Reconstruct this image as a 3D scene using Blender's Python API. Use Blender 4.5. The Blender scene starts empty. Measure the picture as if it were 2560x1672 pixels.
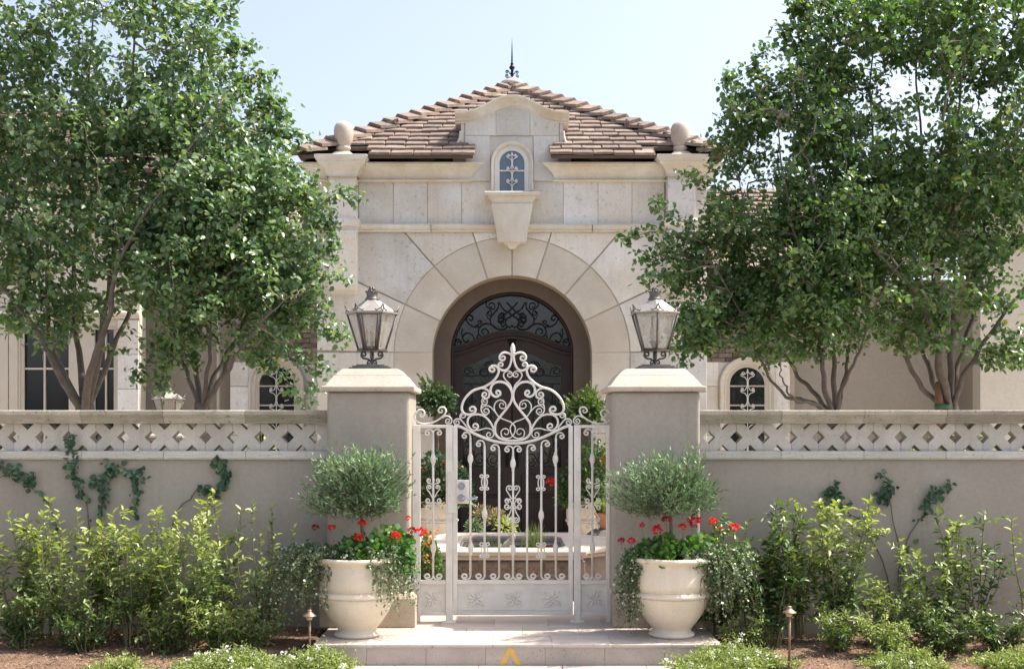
import bpy, bmesh, math, random
import numpy as np
from mathutils import Vector, Matrix, noise

# ------------------------------------------------------------------ camera, sky, sun, exposure
SC = bpy.context.scene
COL = SC.collection
CZ = 1.54            # eye height above the landing, metres
cam = bpy.data.cameras.new('camera')
cam_o = bpy.data.objects.new('camera', cam); COL.objects.link(cam_o)
cam_o.location = (0, 0, CZ); cam_o.rotation_euler = (math.radians(90), 0, 0)
cam.sensor_width = 36; cam.lens = 3000 / 2560 * 36
cam.shift_y = 239 / 2560
cam.clip_end = 3000
SC.camera = cam_o

SUN = Vector((0.64, 0.075, 1.0)).normalized()      # towards the sun
W = bpy.data.worlds.new('World'); SC.world = W; W.use_nodes = True
nt = W.node_tree
sky = nt.nodes.new('ShaderNodeTexSky'); sky.sky_type = 'NISHITA'; sky.sun_disc = False
sky.sun_elevation = math.asin(SUN.z); sky.sun_rotation = math.atan2(SUN.x, SUN.y)
sky.air_density = 1.0; sky.dust_density = 5.0; sky.ozone_density = 3.0; sky.altitude = 100
bg = nt.nodes['Background']; bg.inputs['Strength'].default_value = 0.15
hs = nt.nodes.new('ShaderNodeHueSaturation'); hs.inputs['Hue'].default_value = .507; hs.inputs['Saturation'].default_value = .70
nt.links.new(sky.outputs[0], hs.inputs['Color']); nt.links.new(hs.outputs[0], bg.inputs[0])
sun = bpy.data.lights.new('sun', 'SUN'); sun.energy = 4.0; sun.angle = math.radians(0.55); sun.color = (1, .93, .82)
sun_o = bpy.data.objects.new('sun', sun); COL.objects.link(sun_o)
sun_o.rotation_euler = SUN.to_track_quat('Z', 'Y').to_euler()
SC.view_settings.view_transform = 'Standard'; SC.view_settings.look = 'None'
SC.view_settings.exposure = 1.15; SC.view_settings.gamma = 1; SC.view_settings.use_curve_mapping = False

random.seed(7); RNG = np.random.default_rng(7)
R = math.radians
F = 3000.0
def PX(px, Y): return (px - 1280) * Y / F
def PZ(py, Y): return CZ - (py - 1075) * Y / F
def P3(px, py, Y): return Vector((PX(px, Y), Y, PZ(py, Y)))

# ------------------------------------------------------------------ objects, tags
def wloc(o):
    v = Vector((0, 0, 0))
    while o is not None:
        v += o.location; o = o.parent
    return v
def tag(o, label=None, cat=None, group=None, kind=None):
    if label: o['label'] = label
    if cat: o['category'] = cat
    if group: o['group'] = group
    if kind: o['kind'] = kind
    return o
def thing(name, label, cat, loc=(0, 0, 0), group=None):
    o = bpy.data.objects.new(name, None); COL.objects.link(o); o.location = loc
    return tag(o, label, cat, group)
def copy_tree(o, parent=None):
    c = o.copy(); COL.objects.link(c); c.parent = parent
    for ch in list(o.children): copy_tree(ch, c)
    return c
def link_mesh(name, me, mat, parent=None, loc=(0, 0, 0), rot=None):
    if mat is not None and len(me.materials) == 0: me.materials.append(mat)
    o = bpy.data.objects.new(name, me); COL.objects.link(o)
    o.parent = parent; o.location = loc
    if rot: o.rotation_euler = rot
    return o
def bev(o, w=.004, seg=2, ang=40):
    m = o.modifiers.new('bevel', 'BEVEL'); m.width = w; m.segments = seg; m.limit_method = 'ANGLE'; m.angle_limit = R(ang)
    return o

class MB:
    """collects vertices and faces, in world coordinates"""
    def __init__(s): s.v = []; s.f = []; s.sm = []
    def add(s, vs, fs, smooth=False):
        n = len(s.v); s.v += [tuple(v) for v in vs]
        s.f += [tuple(i + n for i in f) for f in fs]; s.sm += [smooth] * len(fs); return s
    def box(s, x0, x1, y0, y1, z0, z1):
        vs = [(x0,y0,z0),(x1,y0,z0),(x1,y1,z0),(x0,y1,z0),(x0,y0,z1),(x1,y0,z1),(x1,y1,z1),(x0,y1,z1)]
        return s.add(vs, [(0,3,2,1),(4,5,6,7),(0,1,5,4),(1,2,6,5),(2,3,7,6),(3,0,4,7)])
    def prism(s, poly, y0, y1):
        """poly in XZ, front at y0"""
        a = sum(poly[i][0]*poly[(i+1)%len(poly)][1]-poly[(i+1)%len(poly)][0]*poly[i][1] for i in range(len(poly)))
        if a < 0: poly = poly[::-1]
        n = len(poly)
        vs = [(x,y0,z) for x,z in poly] + [(x,y1,z) for x,z in poly]
        fs = [tuple(range(n)), tuple(range(2*n-1, n-1, -1))] + [(i+n, (i+1)%n+n, (i+1)%n, i) for i in range(n)]
        return s.add(vs, fs)
    def prism_z(s, poly, z0, z1):
        """poly in XY"""
        a = sum(poly[i][0]*poly[(i+1)%len(poly)][1]-poly[(i+1)%len(poly)][0]*poly[i][1] for i in range(len(poly)))
        if a < 0: poly = poly[::-1]
        n = len(poly)
        vs = [(x,y,z0) for x,y in poly] + [(x,y,z1) for x,y in poly]
        fs = [tuple(range(n-1,-1,-1)), tuple(range(n, 2*n))] + [(i, (i+1)%n, (i+1)%n+n, i+n) for i in range(n)]
        return s.add(vs, fs)
    def lathe(s, cx, cy, prof, n=32, rot=0., smooth=True, sx=1, sy=1):
        vs = []
        for r, z in prof:
            for k in range(n):
                a = rot + 2*math.pi*k/n; vs.append((cx+sx*r*math.cos(a), cy+sy*r*math.sin(a), z))
        fs = []
        for j in range(len(prof)-1):
            for k in range(n):
                k2 = (k+1) % n; fs.append((j*n+k, j*n+k2, (j+1)*n+k2, (j+1)*n+k))
        s.add(vs, fs, smooth)
        m = len(s.v) - len(vs)
        if prof[0][0] > 1e-5: s.f.append(tuple(m+k for k in range(n-1,-1,-1))); s.sm.append(False)
        if prof[-1][0] > 1e-5: s.f.append(tuple(m+(len(prof)-1)*n+k for k in range(n))); s.sm.append(False)
        return s
    def rect_loft(s, cx, cy, prof, ry=None, closed=True, ch=0.0):
        """prof: (hx, hy, z); corners chamfered by ch"""
        vs = []; n = 8 if ch else 4
        for hx, hy, z in prof:
            if ch: c = [(hx-ch,-hy),(hx,-hy+ch),(hx,hy-ch),(hx-ch,hy),(-hx+ch,hy),(-hx,hy-ch),(-hx,-hy+ch),(-hx+ch,-hy)]
            else: c = [(hx,-hy),(hx,hy),(-hx,hy),(-hx,-hy)]
            vs += [(cx+a, cy+b, z) for a, b in c]
        fs = []
        for j in range(len(prof)-1):
            for k in range(n):
                k2 = (k+1)%n; fs.append((j*n+k, j*n+k2, (j+1)*n+k2, (j+1)*n+k))
        fs.append(tuple(range(n-1,-1,-1))); fs.append(tuple((len(prof)-1)*n+k for k in range(n)))
        return s.add(vs, fs)
    def sweep(s, path, prof, Y0, m0=0, m1=0, smooth=False):
        """path (x,z) in a plane facing the viewer, prof list of (n, d): n along the path's normal, d towards the viewer"""
        N = len(path); vs = []
        for i, (x, z) in enumerate(path):
            a = path[max(i-1,0)]; b = path[min(i+1,N-1)]
            tx, tz = b[0]-a[0], b[1]-a[1]; l = math.hypot(tx,tz) or 1; nx, nz = -tz/l, tx/l
            if 0 < i < N-1:
                t1 = Vector((x-a[0], z-a[1])).normalized(); t2 = Vector((b[0]-x, b[1]-z)).normalized()
                k = 1/max(.5, math.sqrt(max(.1,(1+t1.dot(t2))/2)))
                mid = (t1+t2).normalized(); nx, nz = -mid.y*k, mid.x*k
            for n_, d in prof:
                mx = -m0*d if i == 0 else (m1*d if i == N-1 else 0)
                vs.append((x+nx*n_+mx*tx/l, Y0-d, z+nz*n_+mx*tz/l))
        M = len(prof); fs = []
        for i in range(N-1):
            for j in range(M):
                j2 = (j+1)%M; fs.append((i*M+j, i*M+j2, (i+1)*M+j2, (i+1)*M+j))
        fs.append(tuple(range(M))[::-1]); fs.append(tuple((N-1)*M+j for j in range(M)))
        return s.add(vs, fs, smooth)
    def tube(s, pts, rad, n=6, flat=1.0, caps=True, plane=False):
        """round tube through 3-D points; plane=True keeps the frame in the XZ plane, flat scales the depth"""
        pts = [Vector(p) for p in pts]; N = len(pts)
        if not hasattr(rad, '__len__'): rad = [rad]*N
        vs = []; up = Vector((0,1,0)) if plane else Vector((.31,.52,.79)).normalized()
        for i, p in enumerate(pts):
            t = (pts[min(i+1,N-1)] - pts[max(i-1,0)])
            if t.length < 1e-9: t = Vector((0,0,1))
            t.normalize()
            b = up - t*up.dot(t)
            if b.length < .05: b = Vector((1,0,0)) - t*t.x
            b.normalize(); a = b.cross(t)
            if not plane: up = b
            for k in range(n):
                th = 2*math.pi*(k+.5)/n
                vs.append(p + a*rad[i]*math.cos(th) + b*rad[i]*flat*math.sin(th))
        fs = []
        for i in range(N-1):
            for k in range(n):
                k2 = (k+1)%n; fs.append((i*n+k, i*n+k2, (i+1)*n+k2, (i+1)*n+k))
        s.add(vs, fs, True)
        m = len(s.v)-len(vs)
        if caps:
            s.f.append(tuple(m+k for k in range(n-1,-1,-1))); s.f.append(tuple(m+(N-1)*n+k for k in range(n))); s.sm += [False, False]
        return s
    def xform(s, M, start=0):
        for i in range(start, len(s.v)): s.v[i] = tuple(M @ Vector(s.v[i]))
        return s
    def mesh(s, off=Vector((0,0,0)), name='m'):
        me = bpy.data.meshes.new(name)
        o = Vector(off)
        me.from_pydata([(x-o.x, y-o.y, z-o.z) for x,y,z in s.v], [], s.f)
        me.polygons.foreach_set('use_smooth', s.sm); me.update()
        bm = bmesh.new(); bm.from_mesh(me); bmesh.ops.recalc_face_normals(bm, faces=bm.faces); bm.to_mesh(me); bm.free()
        return me
    def build(s, name, mat, parent=None, loc=None, bevel=0, seg=2):
        """parts sit at their parent's origin, or round loc when given (world)"""
        base = wloc(parent) if parent else Vector((0,0,0))
        l = Vector(loc) - base if loc is not None else Vector((0,0,0))
        o = link_mesh(name, s.mesh(base + l, name), mat, parent, l)
        if bevel: bev(o, bevel, seg)
        return o

def catmull(pts, sub=8):
    out = []; n = len(pts)
    for i in range(n-1):
        p0 = pts[max(i-1,0)]; p1 = pts[i]; p2 = pts[i+1]; p3 = pts[min(i+2,n-1)]
        for k in range(sub):
            t = k/sub
            out.append(tuple(.5*((2*b)+(-a+c)*t+(2*a-5*b+4*c-d)*t*t+(-a+3*b-3*c+d)*t**3) for a,b,c,d in zip(p0,p1,p2,p3)))
    out.append(tuple(pts[-1])); return out
def spiral_from(pts, c, turns=1.2, rend=.27, steps=22):
    """continue a 2-D path round centre c, winding inwards"""
    x, y = pts[-1]; px, py = pts[-2]
    r0 = math.hypot(x-c[0], y-c[1]); a0 = math.atan2(y-c[1], x-c[0])
    cr = (x-c[0])*(y-py) - (y-c[1])*(x-px); sg = 1 if cr > 0 else -1
    out = []
    for k in range(1, steps+1):
        t = k/steps; r = r0*(1-(1-rend)*t**.9); a = a0+sg*turns*2*math.pi*t
        out.append((c[0]+r*math.cos(a), c[1]+r*math.sin(a)))
    return out
def scroll2d(pts, c0=None, c1=None, t0=1.1, t1=1.1, sub=7):
    m = catmull(pts, sub) if len(pts) > 2 or sub else list(pts)
    if c1: m = m + spiral_from(m, c1, t1)
    if c0:
        r = m[::-1]; r = r + spiral_from(catmull(pts[::-1], sub), c0, t0); m = r[::-1]
    return m
# ------------------------------------------------------------------ materials
def new_mat(name):
    m = bpy.data.materials.new(name); m.use_nodes = True
    n = m.node_tree.nodes; l = m.node_tree.links
    return m, n, l, n['Principled BSDF']
def ramp(n, pts):
    r = n.new('ShaderNodeValToRGB'); e = r.color_ramp.elements
    e[0].position, e[0].color = pts[0][0], (*pts[0][1], 1) if hasattr(pts[0][1],'__len__') else (pts[0][1],)*3+(1,)
    e[1].position, e[1].color = pts[1][0], (*pts[1][1], 1) if hasattr(pts[1][1],'__len__') else (pts[1][1],)*3+(1,)
    for p, c in pts[2:]:
        x = e.new(p); x.color = (*c, 1) if hasattr(c,'__len__') else (c, c, c, 1)
    return r
def coords(n, l, scale=(1,1,1), island=True):
    tc = n.new('ShaderNodeTexCoord'); mp = n.new('ShaderNodeMapping'); mp.inputs['Scale'].default_value = scale
    l.new(tc.outputs['Object'], mp.inputs['Vector'])
    if island:
        oi = n.new('ShaderNodeObjectInfo'); m = n.new('ShaderNodeMath'); m.operation = 'MULTIPLY'; m.inputs[1].default_value = 37.
        l.new(oi.outputs['Random'], m.inputs[0]); l.new(m.outputs[0], mp.inputs['Location'])
    return mp.outputs[0]
def noise_n(n, l, vec, scale, detail=5, rough=.6, dist=0.):
    t = n.new('ShaderNodeTexNoise'); t.inputs['Scale'].default_value = scale; t.inputs['Detail'].default_value = detail
    t.inputs['Roughness'].default_value = rough; t.inputs['Distortion'].default_value = dist
    l.new(vec, t.inputs['Vector']); return t.outputs[0]
def mixc(n, l, fac, a, b, mode='MIX'):
    m = n.new('ShaderNodeMix'); m.data_type = 'RGBA'; m.blend_type = mode
    for s, v in ((0, fac), (6, a), (7, b)):
        if hasattr(v, 'is_output') or isinstance(v, bpy.types.NodeSocket): l.new(v, m.inputs[s])
        elif s == 0: m.inputs[0].default_value = v
        else: m.inputs[s].default_value = (*v, 1)
    return m.outputs[2]
def bump_n(n, l, h, p, strength=.3, dist=.01, prev=None):
    b = n.new('ShaderNodeBump'); b.inputs['Strength'].default_value = strength; b.inputs['Distance'].default_value = dist
    l.new(h, b.inputs['Height'])
    if prev is not None: l.new(prev, b.inputs['Normal'])
    if p is not None: l.new(b.outputs[0], p.inputs['Normal'])
    return b.outputs[0]
def stone(name, base, dark, scale=2.5, rnd=.12, rough=.8, bump=.25, streak=0., pits=0., warm=None, travertine=False, lichen=None, spec=.3):
    m, n, l, p = new_mat(name)
    v = coords(n, l)
    a = noise_n(n, l, v, scale, 6, .62, .4)
    ra = ramp(n, [(.35, 0), (.72, 1)]); l.new(a, ra.inputs[0])
    c = mixc(n, l, ra.outputs[0], base, dark)
    if warm:
        w = noise_n(n, l, v, scale*.45, 3, .5); rw = ramp(n, [(.45, 0), (.75, 1)]); l.new(w, rw.inputs[0])
        c = mixc(n, l, rw.outputs[0], c, warm)
    if streak:
        vs = coords(n, l, (9, 9, .5)); s = noise_n(n, l, vs, 2.0, 5, .7)
        rs = ramp(n, [(.5, 0), (.8, streak)]); l.new(s, rs.inputs[0])
        c = mixc(n, l, rs.outputs[0], c, tuple(x*.62 for x in dark))
    fine = noise_n(n, l, v, scale*22, 4, .7)
    rf = ramp(n, [(.2, .86), (.8, 1.08)]); l.new(fine, rf.inputs[0])
    c = mixc(n, l, 1.0, c, rf.outputs[0], 'MULTIPLY')
    if travertine:
        vt = coords(n, l, (3, 3, 40)); t = noise_n(n, l, vt, 2.5, 5, .75)
        rt = ramp(n, [(.3, .78), (.62, 1.04)]); l.new(t, rt.inputs[0])
        c = mixc(n, l, 1.0, c, rt.outputs[0], 'MULTIPLY')
        nb = bump_n(n, l, t, None, .5, .004)
    else: nb = None
    if pits:
        vo = noise_n(n, l, v, scale*14, 2, .5); rp = ramp(n, [(.63, 0), (.7, pits)]); l.new(vo, rp.inputs[0])
        c = mixc(n, l, rp.outputs[0], c, tuple(x*.4 for x in dark))
    if lichen:
        li = noise_n(n, l, v, scale*3.2, 8, .75); rl = ramp(n, [(.6, 0), (.68, .8)]); l.new(li, rl.inputs[0])
        c = mixc(n, l, rl.outputs[0], c, lichen)
    oi = n.new('ShaderNodeObjectInfo'); rr = ramp(n, [(0, 1-rnd), (1, 1+rnd*.6)]); l.new(oi.outputs['Random'], rr.inputs[0])
    c = mixc(n, l, 1.0, c, rr.outputs[0], 'MULTIPLY')
    l.new(c, p.inputs['Base Color']); p.inputs['Roughness'].default_value = rough; p.inputs['Specular IOR Level'].default_value = spec
    hb = noise_n(n, l, v, scale*9, 8, .7)
    bump_n(n, l, hb, p, bump, .006, nb)
    return m
def plain(name, col, rough=.6, metal=0, var=.15, scale=6, bump=.1, dark=None, spec=.5):
    m, n, l, p = new_mat(name)
    v = coords(n, l); a = noise_n(n, l, v, scale, 5, .65)
    r_ = ramp(n, [(.3, 0), (.75, 1)]); l.new(a, r_.inputs[0])
    c = mixc(n, l, r_.outputs[0], col, dark if dark else tuple(x*(1-var*2) for x in col))
    l.new(c, p.inputs['Base Color']); p.inputs['Roughness'].default_value = rough; p.inputs['Metallic'].default_value = metal
    p.inputs['Specular IOR Level'].default_value = spec
    if bump:
        h = noise_n(n, l, v, scale*6, 5, .6); bump_n(n, l, h, p, bump, .004)
    return m
def leaf_mat(name, c0, c1, c2=None, rough=.42, trans=.3, tcol=None, spec=.5):
    """c0..c1 varies leaf by leaf (attribute 'shade'), c2 is the colour of young growth (attribute 'young')"""
    m, n, l, p = new_mat(name)
    at = n.new('ShaderNodeAttribute'); at.attribute_name = 'shade'
    c = mixc(n, l, at.outputs['Fac'], c0, c1)
    if c2:
        ay = n.new('ShaderNodeAttribute'); ay.attribute_name = 'young'
        c = mixc(n, l, ay.outputs['Fac'], c, c2)
    l.new(c, p.inputs['Base Color']); p.inputs['Roughness'].default_value = rough; p.inputs['Specular IOR Level'].default_value = spec
    tr = n.new('ShaderNodeBsdfTranslucent')
    tc = mixc(n, l, 1.0, c, tcol or (1.5, 1.7, .7), 'MULTIPLY'); l.new(tc, tr.inputs[0])
    mx = n.new('ShaderNodeMixShader'); mx.inputs[0].default_value = trans
    l.new(p.outputs[0], mx.inputs[1]); l.new(tr.outputs[0], mx.inputs[2])
    l.new(mx.outputs[0], n['Material Output'].inputs[0])
    return m
M = {}
M['limestone'] = stone('limestone', (.71, .70, .675), (.53, .495, .43), 1.3, .16, .85, .25, streak=.28, warm=(.62, .55, .45), pits=.35)
M['limestone_ring'] = stone('limestone_ring', (.62, .57, .49), (.49, .445, .375), 2.4, .06, .85, .22, warm=(.50, .43, .34), pits=.2)
M['joint'] = plain('joint_mortar', (.40, .34, .26), .9, scale=8)
M['moulding'] = stone('moulding_stone', (.67, .645, .585), (.55, .50, .42), 3.0, .06, .8, .2, streak=.3, warm=(.56, .47, .36))
M['travertine'] = stone('travertine', (.52, .47, .38), (.36, .32, .24), 3.0, .15, .75, .4, travertine=True, pits=.6)
M['travertine_cap'] = stone('travertine_cap', (.47, .43, .35), (.30, .275, .21), 4.0, .26, .8, .6, travertine=True, pits=.8, lichen=(.13, .12, .09))
M['travertine_pink'] = stone('travertine_pink', (.49, .415, .345), (.40, .335, .27), 4.0, .08, .75, .35, pits=.5)
M['rail_stone'] = stone('rail_stone', (.55, .54, .48), (.47, .45, .39), 3.0, .08, .8, .4, travertine=True, pits=.5)
M['lattice_stone'] = stone('lattice_stone', (.54, .51, .44), (.44, .41, .34), 5.0, .12, .85, .35, pits=.6, streak=.3)
M['plinth'] = stone('plinth_stone', (.45, .38, .30), (.34, .28, .21), 5.0, .08, .8, .3, pits=.7)
M['stucco'] = stone('taupe_stucco', (.352, .316, .264), (.300, .268, .222), 1.4, 0, .9, .5, streak=.22)
M['stucco_house_shaded'] = stone('beige_stucco_shaded', (.31, .268, .22), (.285, .245, .20), 1.2, 0, .9, .3, streak=.1)  # beige made darker than the cream stucco, wing shade put into the colour
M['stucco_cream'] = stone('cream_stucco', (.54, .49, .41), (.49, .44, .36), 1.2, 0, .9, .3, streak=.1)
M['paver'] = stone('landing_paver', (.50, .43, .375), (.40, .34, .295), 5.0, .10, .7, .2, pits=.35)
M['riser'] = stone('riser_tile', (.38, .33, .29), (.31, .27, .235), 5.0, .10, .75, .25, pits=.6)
M['slab'] = stone('pavement_slab', (.52, .46, .41), (.42, .37, .33), 4.0, .06, .8, .25)
M['pot'] = stone('cream_glazed_pot', (.68, .60, .475), (.60, .52, .40), 3.0, .02, .45, .10, spec=.4, streak=.22)
M['brick'] = stone('grey_brown_brick', (.21, .17, .145), (.12, .095, .08), 9.0, .35, .9, .4)
def tile_mat():
    m, n, l, p = new_mat('roof_tile')
    v = coords(n, l); oi = n.new('ShaderNodeObjectInfo')
    at = n.new('ShaderNodeAttribute'); at.attribute_name = 'tint'
    ad = n.new('ShaderNodeMath'); ad.operation = 'ADD'; l.new(oi.outputs['Random'], ad.inputs[0]); l.new(at.outputs['Fac'], ad.inputs[1])
    fr = n.new('ShaderNodeMath'); fr.operation = 'FRACT'; l.new(ad.outputs[0], fr.inputs[0])
    r_ = ramp(n, [(0, (.23, .165, .13)), (1, (.34, .265, .21)), (.35, (.17, .13, .11)), (.6, (.27, .21, .17)), (.8, (.21, .15, .12))]); l.new(fr.outputs[0], r_.inputs[0])
    a = noise_n(n, l, v, 7, 7, .7); ra = ramp(n, [(.4, 0), (.7, .75)]); l.new(a, ra.inputs[0])
    c = mixc(n, l, ra.outputs[0], r_.outputs[0], (.105, .08, .072))
    b = noise_n(n, l, v, 18, 5, .7); rb = ramp(n, [(.55, 0), (.72, .55)]); l.new(b, rb.inputs[0])
    c = mixc(n, l, rb.outputs[0], c, (.40, .34, .28))
    l.new(c, p.inputs['Base Color']); p.inputs['Roughness'].default_value = .85; p.inputs['Specular IOR Level'].default_value = .25
    h = noise_n(n, l, v, 25, 7, .75); bump_n(n, l, h, p, .6, .008)
    return m
M['tile'] = tile_mat()
M['underlay'] = plain('roof_underlay', (.10, .075, .06), .95)
M['wood'] = plain('dark_stained_wood', (.045, .032, .028), .62, var=.25, scale=3, dark=(.028, .021, .02), bump=.2, spec=.25)
M['jamb'] = stone('brown_jamb', (.165, .125, .098), (.115, .088, .07), 2.0, 0, .7, .15)
M['iron_black'] = plain('black_iron', (.012, .012, .014), .45, .6, bump=0)
M['iron_grey'] = plain('weathered_grey_metal', (.17, .155, .14), .5, .7, scale=14, dark=(.085, .075, .068), bump=.3)
M['lamp_roof'] = plain('pale_zinc', (.36, .335, .30), .5, .5, scale=10, dark=(.24, .22, .20), bump=.15)
M['candle'] = plain('candle_wax', (.62, .52, .32), .5)
def gate_mat():
    m, n, l, p = new_mat('aged_cream_paint')
    v = coords(n, l); a = noise_n(n, l, v, 7, 7, .7); ra = ramp(n, [(.45, 0), (.75, .8)]); l.new(a, ra.inputs[0])
    c = mixc(n, l, ra.outputs[0], (.67, .64, .58), (.50, .455, .39))
    b = noise_n(n, l, v, 26, 8, .8); rb = ramp(n, [(.62, 0), (.70, .85)]); l.new(b, rb.inputs[0])
    c = mixc(n, l, rb.outputs[0], c, (.21, .15, .105))
    d = noise_n(n, l, v, 3.1, 3, .5); rd = ramp(n, [(.5, 0), (.7, .5)]); l.new(d, rd.inputs[0])
    c = mixc(n, l, rd.outputs[0], c, (.52, .50, .47))
    l.new(c, p.inputs['Base Color']); p.inputs['Roughness'].default_value = .6
    h = noise_n(n, l, v, 40, 5, .7); bump_n(n, l, h, p, .4, .003)
    return m
M['gate'] = gate_mat()
M['chrome'] = plain('satin_nickel', (.42, .43, .47), .22, 1.0, bump=0, var=.05)
M['white_frame'] = plain('white_window_paint', (.62, .60, .56), .5, var=.05)
M['cream_frame'] = plain('cream_window_paint', (.46, .41, .335), .5, var=.06)
def glass(name, col, rough=.08, bumpy=0., alpha=None, scale=30):
    m, n, l, p = new_mat(name)
    p.inputs['Base Color'].default_value = (*col, 1); p.inputs['Roughness'].default_value = rough; p.inputs['Specular IOR Level'].default_value = .9
    v = coords(n, l, (1, 1, .3))
    if bumpy:
        h = noise_n(n, l, v, scale, 3, .5, 1.0); bump_n(n, l, h, p, bumpy, .01)
    if alpha is not None:
        t = n.new('ShaderNodeBsdfTransparent'); mx = n.new('ShaderNodeMixShader')
        a = noise_n(n, l, v, 9, 5, .7); ra = ramp(n, [(.3, alpha*.7), (.8, min(1, alpha*1.5))]); l.new(a, ra.inputs[0]); l.new(ra.outputs[0], mx.inputs[0])
        l.new(t.outputs[0], mx.inputs[1]); l.new(p.outputs[0], mx.inputs[2]); l.new(mx.outputs[0], n['Material Output'].inputs[0])
    return m
M['glass_dark'] = glass('dark_window_glass', (.012, .014, .016), .04)
M['glass_blue'] = glass('blue_grey_window_glass', (.075, .12, .17), .12)
M['glass_door'] = glass('rippled_door_glass', (.012, .014, .014), .06, .15, None, 26)
M['glass_lamp'] = glass('dusty_lamp_glass', (.40, .38, .34), .3, 0, .45)
M['bark'] = plain('grey_bark', (.165, .14, .12), .9, scale=12, dark=(.10, .08, .065), bump=.8, spec=.2)
M['twig'] = plain('pale_twig', (.30, .255, .20), .8, scale=12, dark=(.17, .13, .10), bump=0, spec=.2)
M['stem_green'] = plain('green_brown_stem', (.22, .19, .10), .7, scale=9, dark=(.12, .12, .05), bump=0, spec=.2)
M['joint_pale'] = plain('pale_joint', (.43, .38, .33), .9, scale=8)
M['leaf_tree'] = leaf_mat('pear_tree_leaf', (.046, .105, .045), (.19, .27, .125), (.34, .36, .14), .30, .32)
M['leaf_tree_b'] = leaf_mat('pear_tree_leaf_deep', (.038, .097, .033), (.165, .245, .09), (.32, .35, .11), .30, .32)
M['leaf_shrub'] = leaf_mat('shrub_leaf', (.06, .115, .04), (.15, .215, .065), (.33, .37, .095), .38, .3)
M['leaf_shrub_dark'] = leaf_mat('dark_shrub_leaf', (.03, .075, .025), (.08, .14, .04), (.22, .28, .07), .36, .25)
M['leaf_vine'] = leaf_mat('vine_leaf', (.022, .065, .032), (.055, .115, .050), (.15, .2, .07), .4, .2)
M['leaf_olive'] = leaf_mat('olive_leaf', (.035, .095, .035), (.145, .235, .11), (.30, .42, .22), .5, .15, (1.1, 1.3, .8))
M['leaf_geranium'] = leaf_mat('geranium_leaf', (.045, .12, .025), (.10, .22, .045), (.24, .33, .06), .5, .3)
M['leaf_trail'] = leaf_mat('trailing_leaf', (.05, .095, .045), (.13, .19, .09), (.60, .64, .50), .5, .2)
M['leaf_cover'] = leaf_mat('ground_cover_leaf', (.13, .20, .06), (.27, .35, .11), (.48, .50, .18), .5, .3)
M['leaf_topiary'] = leaf_mat('topiary_leaf', (.020, .055, .028), (.055, .105, .045), (.13, .18, .07), .4, .2)
M['leaf_succulent'] = leaf_mat('succulent_leaf', (.12, .16, .08), (.28, .13, .11), (.34, .30, .14), .5, .15)
M['petal_red'] = leaf_mat('red_petal', (.52, .018, .012), (.70, .035, .02), None, .5, .3, (1.3, .8, .8))
M['petal_dark'] = leaf_mat('deep_red_petal', (.22, .008, .012), (.36, .014, .018), None, .5, .25, (1.3, .8, .8))
M['petal_orange'] = leaf_mat('orange_petal', (.75, .16, .03), (.80, .38, .04), None, .5, .3, (1.2, 1, .8))
M['petal_white'] = leaf_mat('white_petal', (.78, .78, .74), (.85, .85, .80), None, .5, .3, (1, 1, 1))
def soil_mat():
    m, n, l, p = new_mat('mulched_soil')
    v = coords(n, l, island=False); a = noise_n(n, l, v, 4, 8, .7); r_ = ramp(n, [(.3, (.10, .058, .036)), (.75, (.32, .20, .13)), (.5, (.20, .12, .075))]); l.new(a, r_.inputs[0])
    f = noise_n(n, l, v, 60, 5, .7); rf = ramp(n, [(.3, .5), (.75, 1.35)]); l.new(f, rf.inputs[0])
    c = mixc(n, l, 1., r_.outputs[0], rf.outputs[0], 'MULTIPLY'); l.new(c, p.inputs['Base Color']); p.inputs['Roughness'].default_value = .95
    bump_n(n, l, f, p, .9, .02); return m
M['soil'] = soil_mat()
M['chip'] = leaf_mat('wood_chip', (.13, .075, .045), (.34, .22, .14), None, .9, 0)
M['asphalt'] = stone('asphalt', (.06, .058, .056), (.045, .044, .043), 6, 0, .9, .4)
M['court'] = stone('courtyard_stone', (.50, .44, .37), (.42, .36, .30), 3, .06, .8, .2)
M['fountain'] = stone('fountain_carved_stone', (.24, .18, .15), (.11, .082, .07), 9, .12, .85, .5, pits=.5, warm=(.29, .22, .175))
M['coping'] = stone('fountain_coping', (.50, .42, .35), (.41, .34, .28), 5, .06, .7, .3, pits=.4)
M['water'] = glass('dark_water', (.012, .018, .022), .03, .12, None, 8)
M['yellow'] = plain('worn_yellow_paint', (.60, .36, .05), .7, scale=16, dark=(.46, .30, .10), bump=.2)
M['copper'] = plain('aged_copper', (.30, .20, .14), .5, .7, scale=18, dark=(.19, .125, .09), bump=.2)
M['lens'] = plain('frosted_lens', (.55, .45, .28), .4)
M['stake'] = plain('orange_brown_timber', (.20, .10, .055), .8, scale=8, bump=.4)
M['green_tie'] = plain('green_tie_band', (.02, .10, .05), .5)
M['terracotta'] = plain('terracotta', (.42, .20, .11), .85, scale=8)
M['rock'] = stone('grey_rock', (.14, .12, .11), (.08, .07, .065), 6, .1, .9, .8)
M['statue'] = stone('pale_statue_stone', (.58, .55, .42), (.42, .40, .28), 14, 0, .8, .4)
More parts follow.
